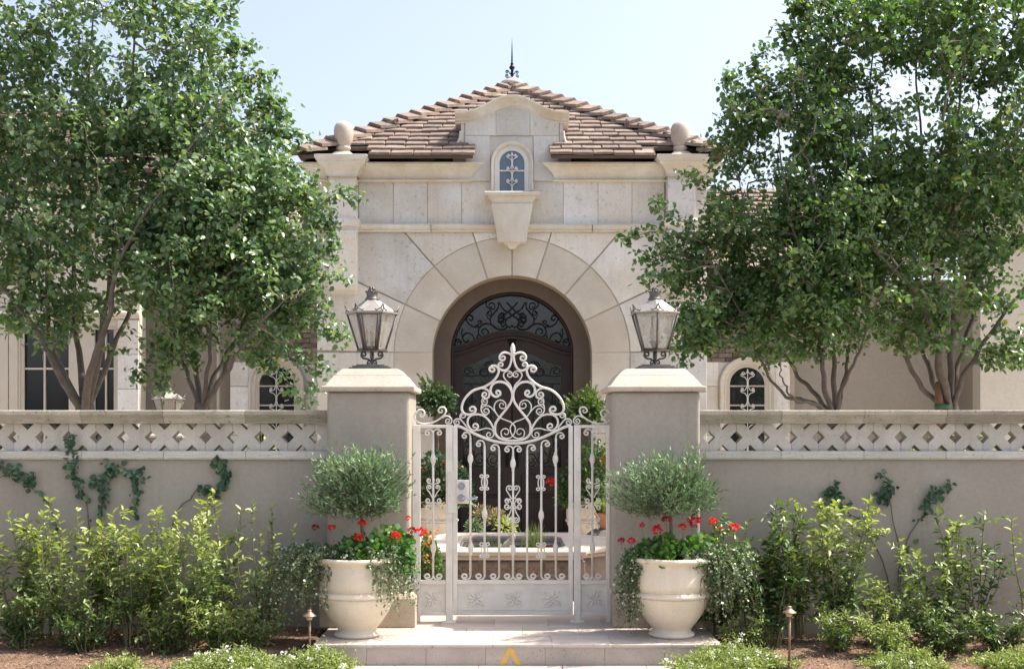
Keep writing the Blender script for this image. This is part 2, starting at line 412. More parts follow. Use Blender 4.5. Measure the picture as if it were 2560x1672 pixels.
# ------------------------------------------------------------------ the setting: ground, soil, paving
def struct(name, mb, mat, bevel=0):
    o = mb.build(name, mat, bevel=bevel); o['kind'] = 'structure'; return o
GZ = -.15
struct('ground', MB().add([(-400,-300,GZ-.03),(400,-300,GZ-.03),(400,900,GZ-.03),(-400,900,GZ-.03)], [(0,1,2,3)]), M['slab'])
struct('street', MB().box(-300, 300, -30, 2.6, GZ-.10, GZ-.012), M['asphalt'])
def soil_sheet(x0, x1):
    nx, ny = 110, 60; y0, y1 = 6.4, 9.62
    vs = []; fs = []
    for j in range(ny+1):
        for i in range(nx+1):
            x = x0+(x1-x0)*i/nx; y = y0+(y1-y0)*j/ny
            h = noise.noise(Vector((x*1.3, y*1.3, 0)))*.05 + noise.noise(Vector((x*7, y*7, 3)))*.018 + .055*max(0,(y-8.3))
            e = min(1, (x-x0)/.05, (x1-x)/.05, (y-y0)/.2)
            vs.append((x, y, GZ+.005+(.02+h)*e))
    for j in range(ny):
        for i in range(nx):
            a = j*(nx+1)+i; fs.append((a, a+1, a+nx+2, a+nx+1))
    mb = MB(); mb.add(vs, fs, True); return mb
struct('soil_bed', soil_sheet(-6.2, -1.44), M['soil']); struct('soil_bed', soil_sheet(1.52, 6.2), M['soil'])
def soil_z(x, y): return GZ+.025+noise.noise(Vector((x*1.3, y*1.3, 0)))*.05+noise.noise(Vector((x*7, y*7, 3)))*.018+.055*max(0,(y-8.3))
struct('courtyard_ground', MB().box(-7.5, 9.5, 9.72, 22, -.2, -.012), M['court'])
# pavement slabs in front of the step
pave = struct('pavement', MB().box(-1.44, 1.52, 2.62, 8.618, GZ-.06, GZ-.02), M['joint'])
me_s = MB().box(-.298, .298, -.298, .298, -.03, 0).mesh(); me_s.materials.append(M['slab'])
for i in range(5):
    for j in range(10):
        o = link_mesh('paving_slab', me_s, None, pave, (-1.14+i*.6, 8.31-j*.6, GZ+.002)); bev(o, .003, 1)
# the landing (step) with its riser tiles and top pavers
SX0, SX1, SY = -1.43, 1.51, 8.62
land = struct('landing_step', MB().box(SX0+.01, SX1-.01, SY+.012, 9.30, GZ-.02, -.021), M['joint_pale'])
MB().box(-.87, .81, 9.30, 10.3, -.3, -.021).build('joint_bed', M['joint_pale'], land)
w = .433
xs = [SX0] + [PX(1065+149*k, SY) for k in range(-1, 5)] + [SX1]
xs = sorted(set(round(x, 4) for x in xs if SX0 <= x <= SX1)); xs = [xs[0]] + [x for x in xs[1:-1] if x-xs[0] > .08 and xs[-1]-x > .08] + [xs[-1]]
for a, b in zip(xs, xs[1:]):
    g = .0012
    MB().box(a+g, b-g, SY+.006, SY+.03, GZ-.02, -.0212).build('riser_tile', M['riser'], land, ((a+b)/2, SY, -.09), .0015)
ys = [SY, 9.02, 9.42, 9.82, 10.22]
for r_ in range(4):
    off = (.21 if r_ % 2 else 0); x = SX0 - off
    lim0, lim1 = (SX0, SX1) if r_ < 1 else (SX0, SX1)
    while x < lim1-.02:
        a, b = max(x, lim0), min(x+.43, lim1); x += .43
        if b-a < .03: continue
        if r_ >= 2 and (a < -.86 or b > .80): 
            a2, b2 = max(a, -.86), min(b, .80)
            if b2-a2 < .03: continue
            a, b = a2, b2
        y1 = ys[r_+1]
        MB().box(a+.001, b-.001, ys[r_]+.001, y1-.001, -.020, 0).build('paver', M['paver'], land, ((a+b)/2, (ys[r_]+y1)/2, -.02), .0015)
# courtyard pavers
cg = bpy.data.objects['courtyard_ground']
me_c = MB().box(-.298, .298, -.298, .298, -.02, 0).mesh(); me_c.materials.append(M['court'])
for j in range(13):
    for i in range(-4, 5):
        o = link_mesh('courtyard_paver', me_c, None, cg, (i*.6+.0, 10.53+j*.6, -.002)); bev(o, .003, 1)

# ------------------------------------------------------------------ the house
FY = 17.6; fs_ = FY/F
def hx(px): return (px-1280)*fs_
def hz(py): return CZ-(py-1075)*fs_
house = thing('house', 'cream stone house with arched entrance and hipped tile roof, its wings behind the trees', 'house', (0, 18.2, 0))
def sy(px): return 2560-px
# backing wall with arch notch
CXA, CPY, RI, RO = 0.0, 888, 200*fs_, 296*fs_
CA = hz(CPY)
x0, x1 = hx(793), hx(1767)
arc = [(RI*1.003*math.cos(t), CA+RI*1.003*math.sin(t)) for t in [math.pi*k/40 for k in range(41)]]
poly = [(x1, -.1), (x1, hz(404)), (x0, hz(404)), (x0, -.1), (-RI*1.003, -.1)] + arc[::-1] + [(RI*1.003, -.1)]
wall = MB().prism(poly, FY+.017, FY+.42).build('wall', M['joint'], house)
# return walls and back of the pavilion
MB().box(x0, x0+.3, FY+.43, FY+5, -.1, hz(404)).build('side_wall', M['moulding'], house)
MB().box(x1-.3, x1, FY+.43, FY+5, -.1, hz(404)).build('side_wall', M['moulding'], house)
MB().box(x0+.3, x1-.3, FY+4.6, FY+5, -.1, hz(404)).build('back_wall', M['moulding'], house)
def block(poly_px, mat='limestone', dy=0., th=.05, bevel=.006, name='stone_block'):
    p = [(hx(a), hz(b)) for a, b in poly_px]
    cx = sum(a for a, b in p)/len(p); cz = sum(b for a, b in p)/len(p)
    return MB().prism(p, FY+dy, FY+dy+th).build(name, M[mat], house, (cx, FY+dy, cz), bevel, 2)
# voussoirs and the blocks radiating from them
ang = [-88.7, -64.6, -41.2, -17.8, 0, 17.8, 41.2, 64.6, 88.7]
TOPY = 581; LX, RX = 793, 1767
def ray(a, r): return (1280+r*math.sin(R(a)), CPY-r*math.cos(R(a)))
def ray_rect(a):
    s, c = math.sin(R(a)), math.cos(R(a)); t = []
    if c > 1e-6: t.append((CPY-TOPY)/c)
    if s > 1e-6: t.append((RX-1280)/s)
    if s < -1e-6: t.append((LX-1280)/s)
    return ray(a, min(t))
for i in range(8):
    a0, a1 = ang[i], ang[i+1]
    gi, go = .5, .42; m0, m1 = a0+gi, a1-gi
    n = 10; inner = [ray(m0+(m1-m0)*k/n, 200) for k in range(n+1)]
    go = gi*200/295
    outer = [ray(a1-go+(a0-a1+2*go)*k/n, 295.2) for k in range(n+1)]
    block(inner+outer, 'limestone_ring', .012, .05, .008, 'voussoir')
    gx_ = gi*200/420
    oi = [ray(a0+go+(a1-a0-2*go)*k/n, 296.4) for k in range(n+1)]
    e1 = ray_rect(a1-gx_); e0 = ray_rect(a0+gx_)
    corner = []
    if abs(e1[1]-TOPY) < .5 and abs(e0[0]-LX) < .5: corner = [(LX, TOPY)]
    if abs(e0[1]-TOPY) < .5 and abs(e1[0]-RX) < .5: corner = [(RX, TOPY)]
    if i in (3, 4): 
        pass
    block(oi+[e1]+corner+[e0], 'limestone', 0, .05, .006)
rows = [880.5, 979, 1083, 1187, 1291, 1350]
for a, b in zip(rows, rows[1:]):
    for (p, q, mt, dy) in ((LX, 984, 'limestone', 0), (985, 1080, 'limestone_ring', .012), (1480, 1575, 'limestone_ring', .012), (1576, RX, 'limestone', 0)):
        block([(p, a+1), (q, a+1), (q, b-1), (p, b-1)], mt, dy)
for (p, q) in ((LX, 1080), (1480, RX)):
    pass
# blocks between the string course and the cornice
xb = [897, 983, 1069, 1154, 1239, 1322, 1408, 1495, 1580, 1661]
for a, b in zip(xb, xb[1:]):
    block([(a+.4, 454), (b-.4, 454), (b-.4, 562), (a+.4, 562)], 'limestone', 0)
# centre gable: body, blocks, capping
gb = [(1132,400),(1132,378),(1138,374),(1146,366),(1149,352),(1154,340),(1154,305)]
curve = [(1138.6,281),(1152,281),(1174,278.5),(1192,273),(1205,267),(1222,258),(1241,248),(1260,242),(1280,240)]
curve = [(x, y+6) for x, y in curve]; curve = curve + [(2560-x, y) for x, y in curve[-2::-1]]
low = [(x, y+24) for x, y in curve if 1154 <= x <= 1406]
body = [(1132,454)]+gb+[(x, y) for x, y in low] + [(2560-x, y) for x, y in gb[::-1]] + [(1428,454)]
GYc = FY-.03
MB().prism([(hx(a), hz(b)) for a, b in body], FY-.015, FY+1.35).build('gable_body', M['moulding'], house, None, .006)
def cut_top(x):
    for (xa, ya), (xb_, yb) in zip(curve, curve[1:]):
        if xa <= x <= xb_: return ya+(yb-ya)*(x-xa)/(xb_-xa)+23
    return 300
def gblk(x0_, x1_, y0_, y1_, top=False):
    if top: tp = [(x1_-(x1_-x0_)*k/8, cut_top(x1_-(x1_-x0_)*k/8)) for k in range(9)]
    else: tp = [(x1_, y0_), (x0_, y0_)]
    block([(x0_, y1_), (x1_, y1_)]+tp, 'limestone', -.045, .03, .003)
for a, b in ((1163,1240),(1240,1325),(1325,1397)):
    gblk(a+.3, b-.3, 0, 340.6, True)
for a, b in ((1163,1226),(1334,1397)): gblk(a+.3, b-.3, 341.4, 453.5)
for sx_ in (0, 1):     # little pilaster strips at the sides of the gable
    a, b = (1152.5, 1161.5) if not sx_ else (1398.5, 1407.5)
    block([(a, 306), (b, 306), (b, 372), (a, 372)], 'moulding', -.03, .02, .003, 'pilaster_strip')
cp = [(hx(a), hz(b)) for a, b in catmull(curve, 4)]
prof = [(-.142,0),(-.142,.03),(-.12,.035),(-.105,.06),(-.08,.07),(-.055,.10),(-.03,.15),(-.028,.175),(.0,.18),(.0,-1.3),(-.142,-1.3)]
MB().sweep(cp, prof, FY-.012).build('gable_capping', M['moulding'], house, None, .004)
# scroll feet
for s in (-1, 1):
    pts = [(1280+s*(1280-1152), 330), (1280+s*(1280-1150), 348), (1280+s*(1280-1142), 364), (1280+s*(1280-1130), 374)]
    MB().tube([(hx(a), FY-.03, hz(b)) for a, b in catmull(pts, 5)], .022, 8, 1.2, True, True).build('gable_scroll', M['moulding'], house)
# cornices
cprof = [(0,0),(0,.07),(.022,.085),(.035,.07),(.05,.055),(.09,.06),(.14,.085),(.19,.135),(.215,.165),(.222,.19),(.245,.195),(.25,.22),(.285,.225),(.288,0)]
zc = CZ+620.5*17.55/F; cprof = [(a*.872, b) for a, b in cprof]
MB().sweep([(hx(888), zc), (hx(1171), zc)], cprof, FY, 0, 1).build('cornice', M['moulding'], house, None, .002)
MB().sweep([(hx(1394), zc), (hx(1672), zc)], cprof, FY, 1, 0).build('cornice', M['moulding'], house, None, .002)
MB().sweep([(hx(793)-.02, zc), (hx(834), zc)], cprof, FY, 1, 0).build('cornice', M['moulding'], house, None, .002)
MB().sweep([(hx(1726), zc), (hx(1767)+.02, zc)], cprof, FY, 0, 1).build('cornice', M['moulding'], house, None, .002)
for s, c in ((-1, hx(793)), (1, hx(1767))):
    b = MB()
    for k in range(len(cprof)-1):
        (n0, d0), (n1, d1) = cprof[k], cprof[k+1]
        b.add([(c+s*d0, FY-.0-d0, zc+n0), (c+s*d1, FY-d1, zc+n1), (c+s*d1, FY+4.5, zc+n1), (c+s*d0, FY+4.5, zc+n0)], [(0,1,2,3)])
    b.build('side_cornice', M['moulding'], house)
# string course
sp = [(0,0),(0,.05),(.02,.055),(.035,.05),(.045,.075),(.06,.095),(.08,.105),(.1,.095),(.112,.07),(.115,0)]
zs = hz(581)
for a, b in ((895, 1078), (1079, 1240), (1320, 1480), (1481, 1665)):
    MB().sweep([(hx(a), zs), (hx(b)-.004, zs)], sp, FY).build('string_course', M['moulding'], house, None, .002)
MB().sweep([(hx(793)-.0, zs), (hx(832), zs)], sp, FY, 1, 0).build('string_course', M['moulding'], house)
MB().sweep([(hx(1728), zs), (hx(1767), zs)], sp, FY, 0, 1).build('string_course', M['moulding'], house)
# corner pieces beside the pilasters
for (a, b) in ((793, 830), (1730, 1767)):
    block([(a, 454), (b, 454), (b, 562), (a, 562)], 'limestone', .0)
# pilasters: capital, shaft, collar, console, finial
for s in (-1, 1):
    cxp = hx(1280+s*418.5)
    pil = house
    def hq(py): return CZ-(py-1075)*17.25/F if py < 440 else hz(py)
    MB().rect_loft(cxp, FY-.06, [(.20,.17,hz(560)),(.20,.17,hz(440))]).build('pilaster', M['limestone'], pil, None, .006)
    cap_ = [(.205,.15,hq(446)),(.225,.18,hq(444)),(.235,.19,hq(438)),(.225,.18,hq(432)),(.235,.19,hq(428)),(.25,.205,hq(422)),(.285,.24,hq(414)),(.325,.275,hq(409)),(.34,.29,hq(407)),(.345,.295,hq(402)),(.36,.31,hq(401)),(.372,.325,hq(397)),(.38,.33,hq(396)),(.38,.33,hq(388))]
    MB().rect_loft(cxp, FY-.1, cap_).build('pilaster_capital', M['moulding'], pil, None, .003)
    col = [(.205,.175,hz(584)),(.21,.18,hz(583)),(.21,.18,hz(573)),(.235,.205,hz(571)),(.25,.22,hz(566)),(.25,.22,hz(558)),(.235,.205,hz(553)),(.205,.18,hz(552))]
    MB().rect_loft(cxp, FY-.05, col).build('pilaster_collar', M['moulding'], pil, None, .003)
    cons = [(FY, hz(583)), (FY-.26, hz(583)), (FY-.26, hz(604)), (FY-.23, hz(608)), (FY-.22, hz(640)), (FY-.20, hz(680)), (FY-.215, hz(700))]
    for k in range(9):
        t = R(40)+k*R(22); cons.append((FY-.14-.085*math.cos(t-R(40)), hz(712)-.085*math.sin(t-R(40))*1.2))
    cons.append((FY, hz(736)))
    b = MB(); n = len(cons)
    b.add([(cxp-.20, y, z) for y, z in cons]+[(cxp+.20, y, z) for y, z in cons], [tuple(range(n)), tuple(range(2*n-1, n-1, -1))]+[(i, (i+1) % n, (i+1) % n+n, i+n) for i in range(n)])
    b.build('console_bracket', M['limestone'], pil, None, .006)
    fz = hq(388)
    fi = MB().rect_loft(cxp, FY-.1, [(.19,.19,fz-.0),(.19,.19,fz+.03),(.16,.16,fz+.035),(.10,.10,fz+.09)])
    _z = lambda q: [(r*1.02, fz+(z-fz)*1.07) for r, z in q]
    fi.lathe(cxp, FY-.1, _z([(.095,fz+.08),(.09,fz+.11),(.105,fz+.125),(.11,fz+.145),(.10,fz+.16),(.088,fz+.165),(.10,fz+.18),(.125,fz+.24),(.138,fz+.32),(.14,fz+.38),(.132,fz+.43),(.112,fz+.47),(.085,fz+.49),(.055,fz+.50),(.05,fz+.505),(0,fz+.507)]), 28)
    fi.build('roof_finial', M['travertine_pink'], pil)
# keystone planter under the gable window
kz = [hz(603), hz(602), hz(512), hz(507), hz(503), hz(498), hz(494), hz(491), hz(489)]
kb = MB().rect_loft(0, FY-.07, [(.20,.13,hz(603)),(.205,.14,hz(601)),(.30,.2,hz(508)),(.285,.185,hz(508)),(.29,.19,hz(505)),(.30,.2,hz(500)),(.325,.225,hz(495)),(.345,.245,hz(492)),(.345,.245,hz(490)),(.395,.275,hz(489.5)),(.402,.285,hz(487)),(.402,.285,hz(482)),(.39,.275,hz(480))])
kb.v = [(x, y, CZ+(z-CZ)*.984) for x, y, z in kb.v]
kb.build('keystone_bracket', M['moulding'], house, None, .004)
MB().rect_loft(0, FY-.05, [(.04,.05,hz(624)),(.06,.07,hz(621)),(.07,.08,hz(616)),(.13,.11,hz(609)),(.19,.13,hz(606)),(.195,.135,hz(603.4))]).build('keystone_drop', M['moulding'], house, None, .003)

def arch_pts(cx, zs_, r, z0, n=20):
    return [(cx-r, z0)] + [(cx-r*math.cos(math.pi*k/n), zs_+r*math.sin(math.pi*k/n)) for k in range(n+1)] + [(cx+r, z0)]
def arch_window(parent, cx, z0, zspring, r, Y, surround=.12, smat='moulding', grille='white', frame='white_frame', gl='glass_blue', bars=(), tall=None):
    w_ = MB().sweep(arch_pts(cx, zspring, r+.02, z0), [(0,0),(0,.03),(surround*.16,.045),(surround*.33,.035),(surround*.46,.045),(surround*.7,.07),(surround*.9,.07),(surround,.055),(surround,0)], Y).build('window', M[smat], parent, None, .002)
    MB().sweep(arch_pts(cx, zspring, r-.035, z0), [(0,0),(0,.025),(.055,.03),(.055,0)], Y).build('window_frame', M[frame], w_)
    MB().prism(arch_pts(cx, zspring, r-.03, z0+.002), Y-.004, Y-.001).build('pane', M[gl], w_)
    for z in bars: MB().box(cx-r+.03, cx+r-.03, Y-.022, Y-.006, z-.011, z+.011).build('glazing_bar', M[frame], w_)
    # scrolled grille
    g = MB(); H = (tall or (zspring+r-z0))*.92; top = zspring+r-.06*1; bt = z0
    S = min(.075, r*.255)
    def c2(pts, c0=None, c1=None, rad=.007, t=.95):
        p = scroll2d(pts, c0, c1, t, t)
        for s in (-1, 1): g.tube([(cx+s*a, Y-.05, b) for a, b in p], rad, 5, 1, True, True)
    g.tube([(cx, Y-.05, bt), (cx, Y-.05, top)], .007, 5, 1, True, True)
    z = top-.04; k = 0; per = S*3.6
    c2([(.0, top-.01), (S*.25, top-S*.8), (S*.9, top-S*1.2)], None, (S*.85, top-S*.85))
    z = top - S*1.4
    while z-per > bt-.10:
        c2([(S*1.15, z-S*.1), (S*.55, z-S*.35), (S*.12, z-S*.95), (S*.12, z-S*1.3), (S*.12, z-S*2.0), (S*.5, z-S*2.9), (S*1.1, z-S*3.1)], (S*1.1, z+S*.25), (S*1.05, z-S*2.75))
        z -= per*.92
    g.build('window_grille', M['white_frame'] if grille == 'white' else M['iron_black'], w_)
    return w_
arch_window(house, 0, hz(479.5), hz(411), 37*fs_, FY-.046, .075, bars=(hz(429.5),))

# roof: a hipped pyramid of thick flat tiles
EY, EZ, EX = 17.2, 5.43, 3.02
AZ = 7.25; RUN = 3.02; AY = EY+RUN
SL = math.atan2(AZ-EZ, RUN); SLEN = math.hypot(AZ-EZ, RUN)
ub = MB()
hw = .56
e0 = (-EX, EY, EZ); e1 = (EX, EY, EZ); ap = (0, AY, AZ)
zz = EZ+.40*math.tan(SL)
cp1 = 2.06; cp2 = 2.84
def rp(x, y): return (x, y, EZ+(y-EY)*math.tan(SL))
ub.add([rp(-EX, EY), rp(-cp2, EY), rp(-cp2, EY+.30), rp(-cp1, EY+.30), rp(-cp1, EY), rp(-hw, EY), rp(-hw, EY+.42), rp(hw, EY+.42), rp(hw, EY), rp(cp1, EY), rp(cp1, EY+.30), rp(cp2, EY+.30), rp(cp2, EY), rp(EX, EY), ap], [tuple(range(15))])
ub.add([(EX,EY,EZ),(EX,EY+2*RUN,EZ),ap,(-EX,EY+2*RUN,EZ),(-EX,EY,EZ)], [(0,1,2),(1,3,2),(3,4,2)])
roof = ub.build('roof', M['underlay'], house)
for o_ in [roof]:
    m = o_.modifiers.new('thick', 'SOLIDIFY'); m.thickness = .05; m.offset = -1 if False else 1
def tile_mesh(w, L, t, seed):
    rg = random.Random(seed)
    bm = bmesh.new()
    def j(a): return rg.uniform(-a, a)
    v = [bm.verts.new((sx*w/2+j(.004), y+j(.006), z+j(.003))) for z in (0, t) for sx, y in ((-1,0),(0,0),(1,0),(1,L),(0,L),(-1,L))]
    f = [(0,1,2,3,4,5),(11,10,9,8,7,6)]
    for i in range(6): f.append((i, i+6, (i+1)%6+6, (i+1)%6))
    for q in f: bm.faces.new([v[i] for i in q])
    bmesh.ops.recalc_face_normals(bm, faces=bm.faces)
    ed = [e for e in bm.edges if all(vv.co.z > t*.6 for vv in e.verts) and len(e.link_faces) == 2 and e.calc_face_angle() > .5]
    bmesh.ops.bevel(bm, geom=ed, offset=.008, segments=1, affect='EDGES')
    me = bpy.data.meshes.new('tile'); bm.to_mesh(me); bm.free(); me.materials.append(M['tile']); return me
TM = [tile_mesh(w_, .33, t_, k) for k, (w_, t_) in enumerate([(.29,.040),(.285,.036),(.295,.043),(.28,.037),(.29,.034)])]
EXPO = .205
def tile_rows(halfw, slen, seed, skip=None, expo=EXPO, hip=True):
    rg = random.Random(seed); out = []
    n = int(slen/expo)
    for k in range(n):
        s = k*expo; wv = halfw*(1-s/slen) if hip else halfw
        if wv < .12: continue
        x = -wv + rg.uniform(-.15, .0) if k % 2 else -wv - rg.uniform(0, .1)
        x0_ = -wv
        while x < wv:
            wd = .295*rg.choice([1, 1, 1, .8, 1.15])
            c = x+wd/2
            if (not hip) or (c < wv-.08 and c > -wv+.08):
                sc_ = wd/.295
                if not (skip and skip(c, s)):
                    out.append((c, s+rg.uniform(-.012, .012), sc_, rg.uniform(-.015, .015), rg.uniform(-.02, .02), rg.randrange(5), rg.uniform(.0, .012)))
            x += wd
    return out
def tmat(c, s, sc_, rz, ry, dz, origin, ang_z, sl):
    return Matrix.Translation(origin) @ Matrix.Rotation(ang_z, 4, 'Z') @ Matrix.Rotation(sl, 4, 'X') @ Matrix.Translation((c, s-.02, .058+dz)) @ Matrix.Rotation(-R(9), 4, 'X') @ Matrix.Rotation(rz, 4, 'Z') @ Matrix.Rotation(ry, 4, 'Y') @ Matrix.Diagonal((sc_, 1, 1, 1))
def skipf(c, s):
    y = EY+s*math.cos(SL)
    if s < EXPO*1.5: return True
    if y < FY-.03 and abs(c) < .66: return True
    if y < FY+1.2 and abs(c) < .60: return True
    if y < EY+.30 and 2.06 < abs(c) < 2.84: return True
    return False
hl = wloc(roof)
eave_rows = []
_rg = random.Random(77)
for kk in (0, 1):
    for sd in (-1, 1):
        x = .535 + (.0 if kk == 0 else .0); first = True
        while x < EX-.12-kk*.2:
            wd = .295*(_rg.choice([1, 1, 1.12, .85]) if not (first and kk) else .6); c = x+wd/2; x += wd; first = False
            if 1.99 < c < 2.91: continue
            eave_rows.append((sd*c, kk*EXPO+_rg.uniform(-.008, .008), wd/.295, _rg.uniform(-.012, .012), _rg.uniform(-.02, .02), _rg.randrange(5), _rg.uniform(0, .01)))
for row in eave_rows + tile_rows(EX, SLEN, 3, skipf):
    c, s, sc_, rz, ry, mi, dz = row
    o = link_mesh('roof_tile', TM[mi], None, roof)
    o.matrix_local = Matrix.Translation(-hl) @ tmat(c, s, sc_, rz, ry, dz, Vector((0, EY, EZ)), 0, SL)
def merged_tiles(name, rows_list, parent):
    V = []; Fc = []; tint = []; rg = random.Random(11); n0 = 0
    src = [([v.co.copy() for v in me.vertices], [tuple(p.vertices) for p in me.polygons]) for me in TM]
    for rows_, origin, az, sl in rows_list:
        for c, s, sc_, rz, ry, mi, dz in rows_:
            Mx = tmat(c, s, sc_, rz, ry, dz, Vector(origin), az, sl)
            vs, fs2 = src[mi]; V += [tuple(Mx @ v) for v in vs]; Fc += [tuple(i+n0 for i in f) for f in fs2]; n0 += len(vs)
            tint += [rg.random()]*len(fs2)
    me = bpy.data.meshes.new(name); b = wloc(parent)
    me.from_pydata([(x-b.x, y-b.y, z-b.z) for x, y, z in V], [], Fc)
    a = me.attributes.new('tint', 'FLOAT', 'FACE'); a.data.foreach_set('value', tint)
    o = link_mesh(name, me, M['tile'], parent); o['kind'] = 'stuff'; return o
merged_tiles('side_tiles', [(tile_rows(EX, SLEN, 4), (EX, AY, EZ), R(90), SL), (tile_rows(EX, SLEN, 5), (-EX, AY, EZ), R(-90), SL), (tile_rows(EX, SLEN, 6), (0, AY+RUN, EZ), R(180), SL)], roof)
# hip tiles: folded slabs up both front hips and both rear hips
def hip_mesh(seed):
    rg = random.Random(seed); L = .38; w_ = .20; t = .045; b = MB()
    for s in (-1, 1):
        q = [(0, 0, 0), (s*w_, .03, -.085), (s*w_, L+.03, -.085), (0, L, 0)]
        if s < 0: pass
        top = [(x, y, z+t) for x, y, z in q]
        f = [(0,1,2,3), (7,6,5,4), (0,4,5,1), (1,5,6,2), (2,6,7,3), (3,7,4,0)]
        b.add(q+top, f)
    me = b.mesh(); me.materials.append(M['tile']); return me
HM = [hip_mesh(k) for k in range(3)]
for sx_, sy_ in ((-1, -1), (1, -1), (-1, 1), (1, 1)):
    c0 = Vector((sx_*(EX+.02), AY+sy_*(RUN+.02), EZ+.055)); c1 = Vector((0, AY, AZ+.055)); d = c1-c0; L = d.length; d.normalize()
    n = int(L/.285); rg = random.Random(sx_*3+sy_)
    side = Vector((0,0,1)).cross(d).normalized(); up = d.cross(side)
    side = -side
    for k in range(n):
        p = c0+d*(k*L/n-.03)
        Mx = Matrix((( -side.x, d.x, up.x, p.x), (-side.y, d.y, up.y, p.y), (-side.z, d.z, up.z, p.z), (0,0,0,1)))
        Mx = Mx @ Matrix.Translation((0, 0, .10)) @ Matrix.Rotation(-R(10.5+rg.uniform(-1.5, 1.5)), 4, 'X') @ Matrix.Rotation(rg.uniform(-.03, .03), 4, 'Z')
        o = link_mesh('hip_tile', HM[k % 3], None, roof); o.matrix_local = Matrix.Translation(-hl) @ Mx
MB().lathe(0, AY, [(.19,AZ+.08),(.20,AZ+.12),(.17,AZ+.16),(.12,AZ+.18),(.10,AZ+.205),(.06,AZ+.225),(.0,AZ+.23)], 20).build('apex_cap', M['rail_stone'], roof)
sb = MB(); z0 = AZ+.20
sb.lathe(0, AY, [(.032,z0),(.026,z0+.04),(.02,z0+.08),(.02,z0+.15),(.045,z0+.175),(.05,z0+.195),(.035,z0+.22),(.019,z0+.235),(.03,z0+.25),(.016,z0+.275),(.012,z0+.4),(.007,z0+.55),(.002,z0+.70)], 12)
for k in range(4):
    a = k*math.pi/2+.2
    for (p_, c_) in (([(0.01,.02),(.05,.03),(.095,.02),(.11,.05)], (.085,.055)), ([(.01,.07),(.04,.09),(.06,.13),(.09,.14)], (.085,.115))):
        q = scroll2d(p_, None, c_, .9)
        sb.tube([(x*math.cos(a), AY+x*math.sin(a), z0+z) for x, z in q], .008, 5)
sb.build('roof_spire', M['iron_black'], roof)

# entrance: recessed brown jamb, transom window, double doors
JY = 18.02
def dx(px, Y): return (px-1280)*Y/F
def dz_(py, Y): return CZ-(py-1075)*Y/F
ri = .925; cj = 2.695
out_ = arch_pts(0, cj-.03, RI+.06, -.05, 40); inn = arch_pts(0, cj, ri, -.05, 40)
MB().prism(out_+inn[::-1], JY, JY+.22).build('door_surround', M['jamb'], house, None, .01)
MB().sweep(arch_pts(0, cj, ri, -.0, 40), [(-.0,0),(0,.012),(-.018,.02),(-.035,0),(-.03,-.1),(0,-.1)], JY+.09).build('surround_moulding', M['wood'], house)
DY = 18.2
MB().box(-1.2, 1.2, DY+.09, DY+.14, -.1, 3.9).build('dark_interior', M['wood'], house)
MB().box(-1.17, 1.17, FY+.1, DY+.2, -.05, .0).build('threshold', M['court'], house)
eye = [(1131,865),(1150,862),(1175,853),(1208,839),(1240,829),(1280,824)]
eye = eye+[(2560-x, y) for x, y in eye[-2::-1]]; eye = catmull(eye, 3)
E = [(dx(a, DY), dz_(b, DY)) for a, b in eye]
tp = [(ri*1.0*math.cos(math.pi*k/30), cj+ri*math.sin(math.pi*k/30)) for k in range(31)]
tp = [(a, b) for a, b in tp if b > dz_(862, DY)]
tw = MB().sweep(E, [(0,0),(0,.05),(-.03,.055),(-.05,.035),(-.085,.04),(-.11,.07),(-.135,.06),(-.14,0)], DY+.02).build('transom_window', M['wood'], house)
MB().prism([(a, b-.03) for a, b in E]+tp, DY+.045, DY+.06).build('pane', M['glass_door'], tw)
g = MB()
def zt(cx_, cy_): return (1080+cx_*.16807, 700+cy_*.16807)     # pixel positions in the enlarged view of the transom
def grl(g, pts, c0=None, c1=None, rad=.010, t=1.0, cen=1192, Y=DY+.0, fn=zt):
    for s in (0, 1):
        q = [(2*cen-a, b) if s else (a, b) for a, b in pts]; cc = [None if c is None else ((2*cen-c[0], c[1]) if s else c) for c in (c0, c1)]
        p = scroll2d(q, cc[0], cc[1], t, t)
        g.tube([(dx(fn(a, b)[0], Y), Y, dz_(fn(a, b)[1], Y)) for a, b in p], rad, 5, 1, True, True)
grl(g, [(1110,330),(1200,420),(1290,500),(1375,560),(1400,600),(1375,635),(1330,630)])
grl(g, [(1400,540),(1370,505),(1330,500),(1300,530),(1320,570),(1370,560)], rad=.007)
grl(g, [(1000,330),(1060,430),(1150,490),(1240,550),(1290,610),(1280,670),(1230,700),(1195,670)])
grl(g, [(980,330),(985,400),(930,480),(870,560),(880,650),(960,720),(1060,730),(1110,700),(1100,640)], None, (1060,665))
grl(g, [(1240,480),(1180,530),(1090,580),(1010,610),(985,560),(1010,510)], None, (1050,525))
grl(g, [(960,715),(900,670),(820,645),(740,665),(690,740),(700,810),(760,850)], None, (775,770))
grl(g, [(700,690),(620,690),(550,650),(510,590)], None, (570,570))
grl(g, [(640,680),(700,650),(740,620),(720,600)], None, (705,630), .006)
grl(g, [(560,960),(640,900),(690,800)], None, None, .008)
grl(g, [(450,720),(440,800),(470,900),(540,960),(620,930)], None, (520,870), .009)
grl(g, [(440,930),(420,890),(370,880),(335,930)], None, (390,935), .009)
grl(g, [(860,590),(820,540),(820,480),(870,450)], None, (850,490), .006)
grl(g, [(840,290),(800,360),(850,420),(920,430)], None, (880,380), .007)
g.build('transom_grille', M['iron_black'], tw)
def zc3(cx_, cy_): return (1000+.2831*cx_, 840+.2831*cy_)
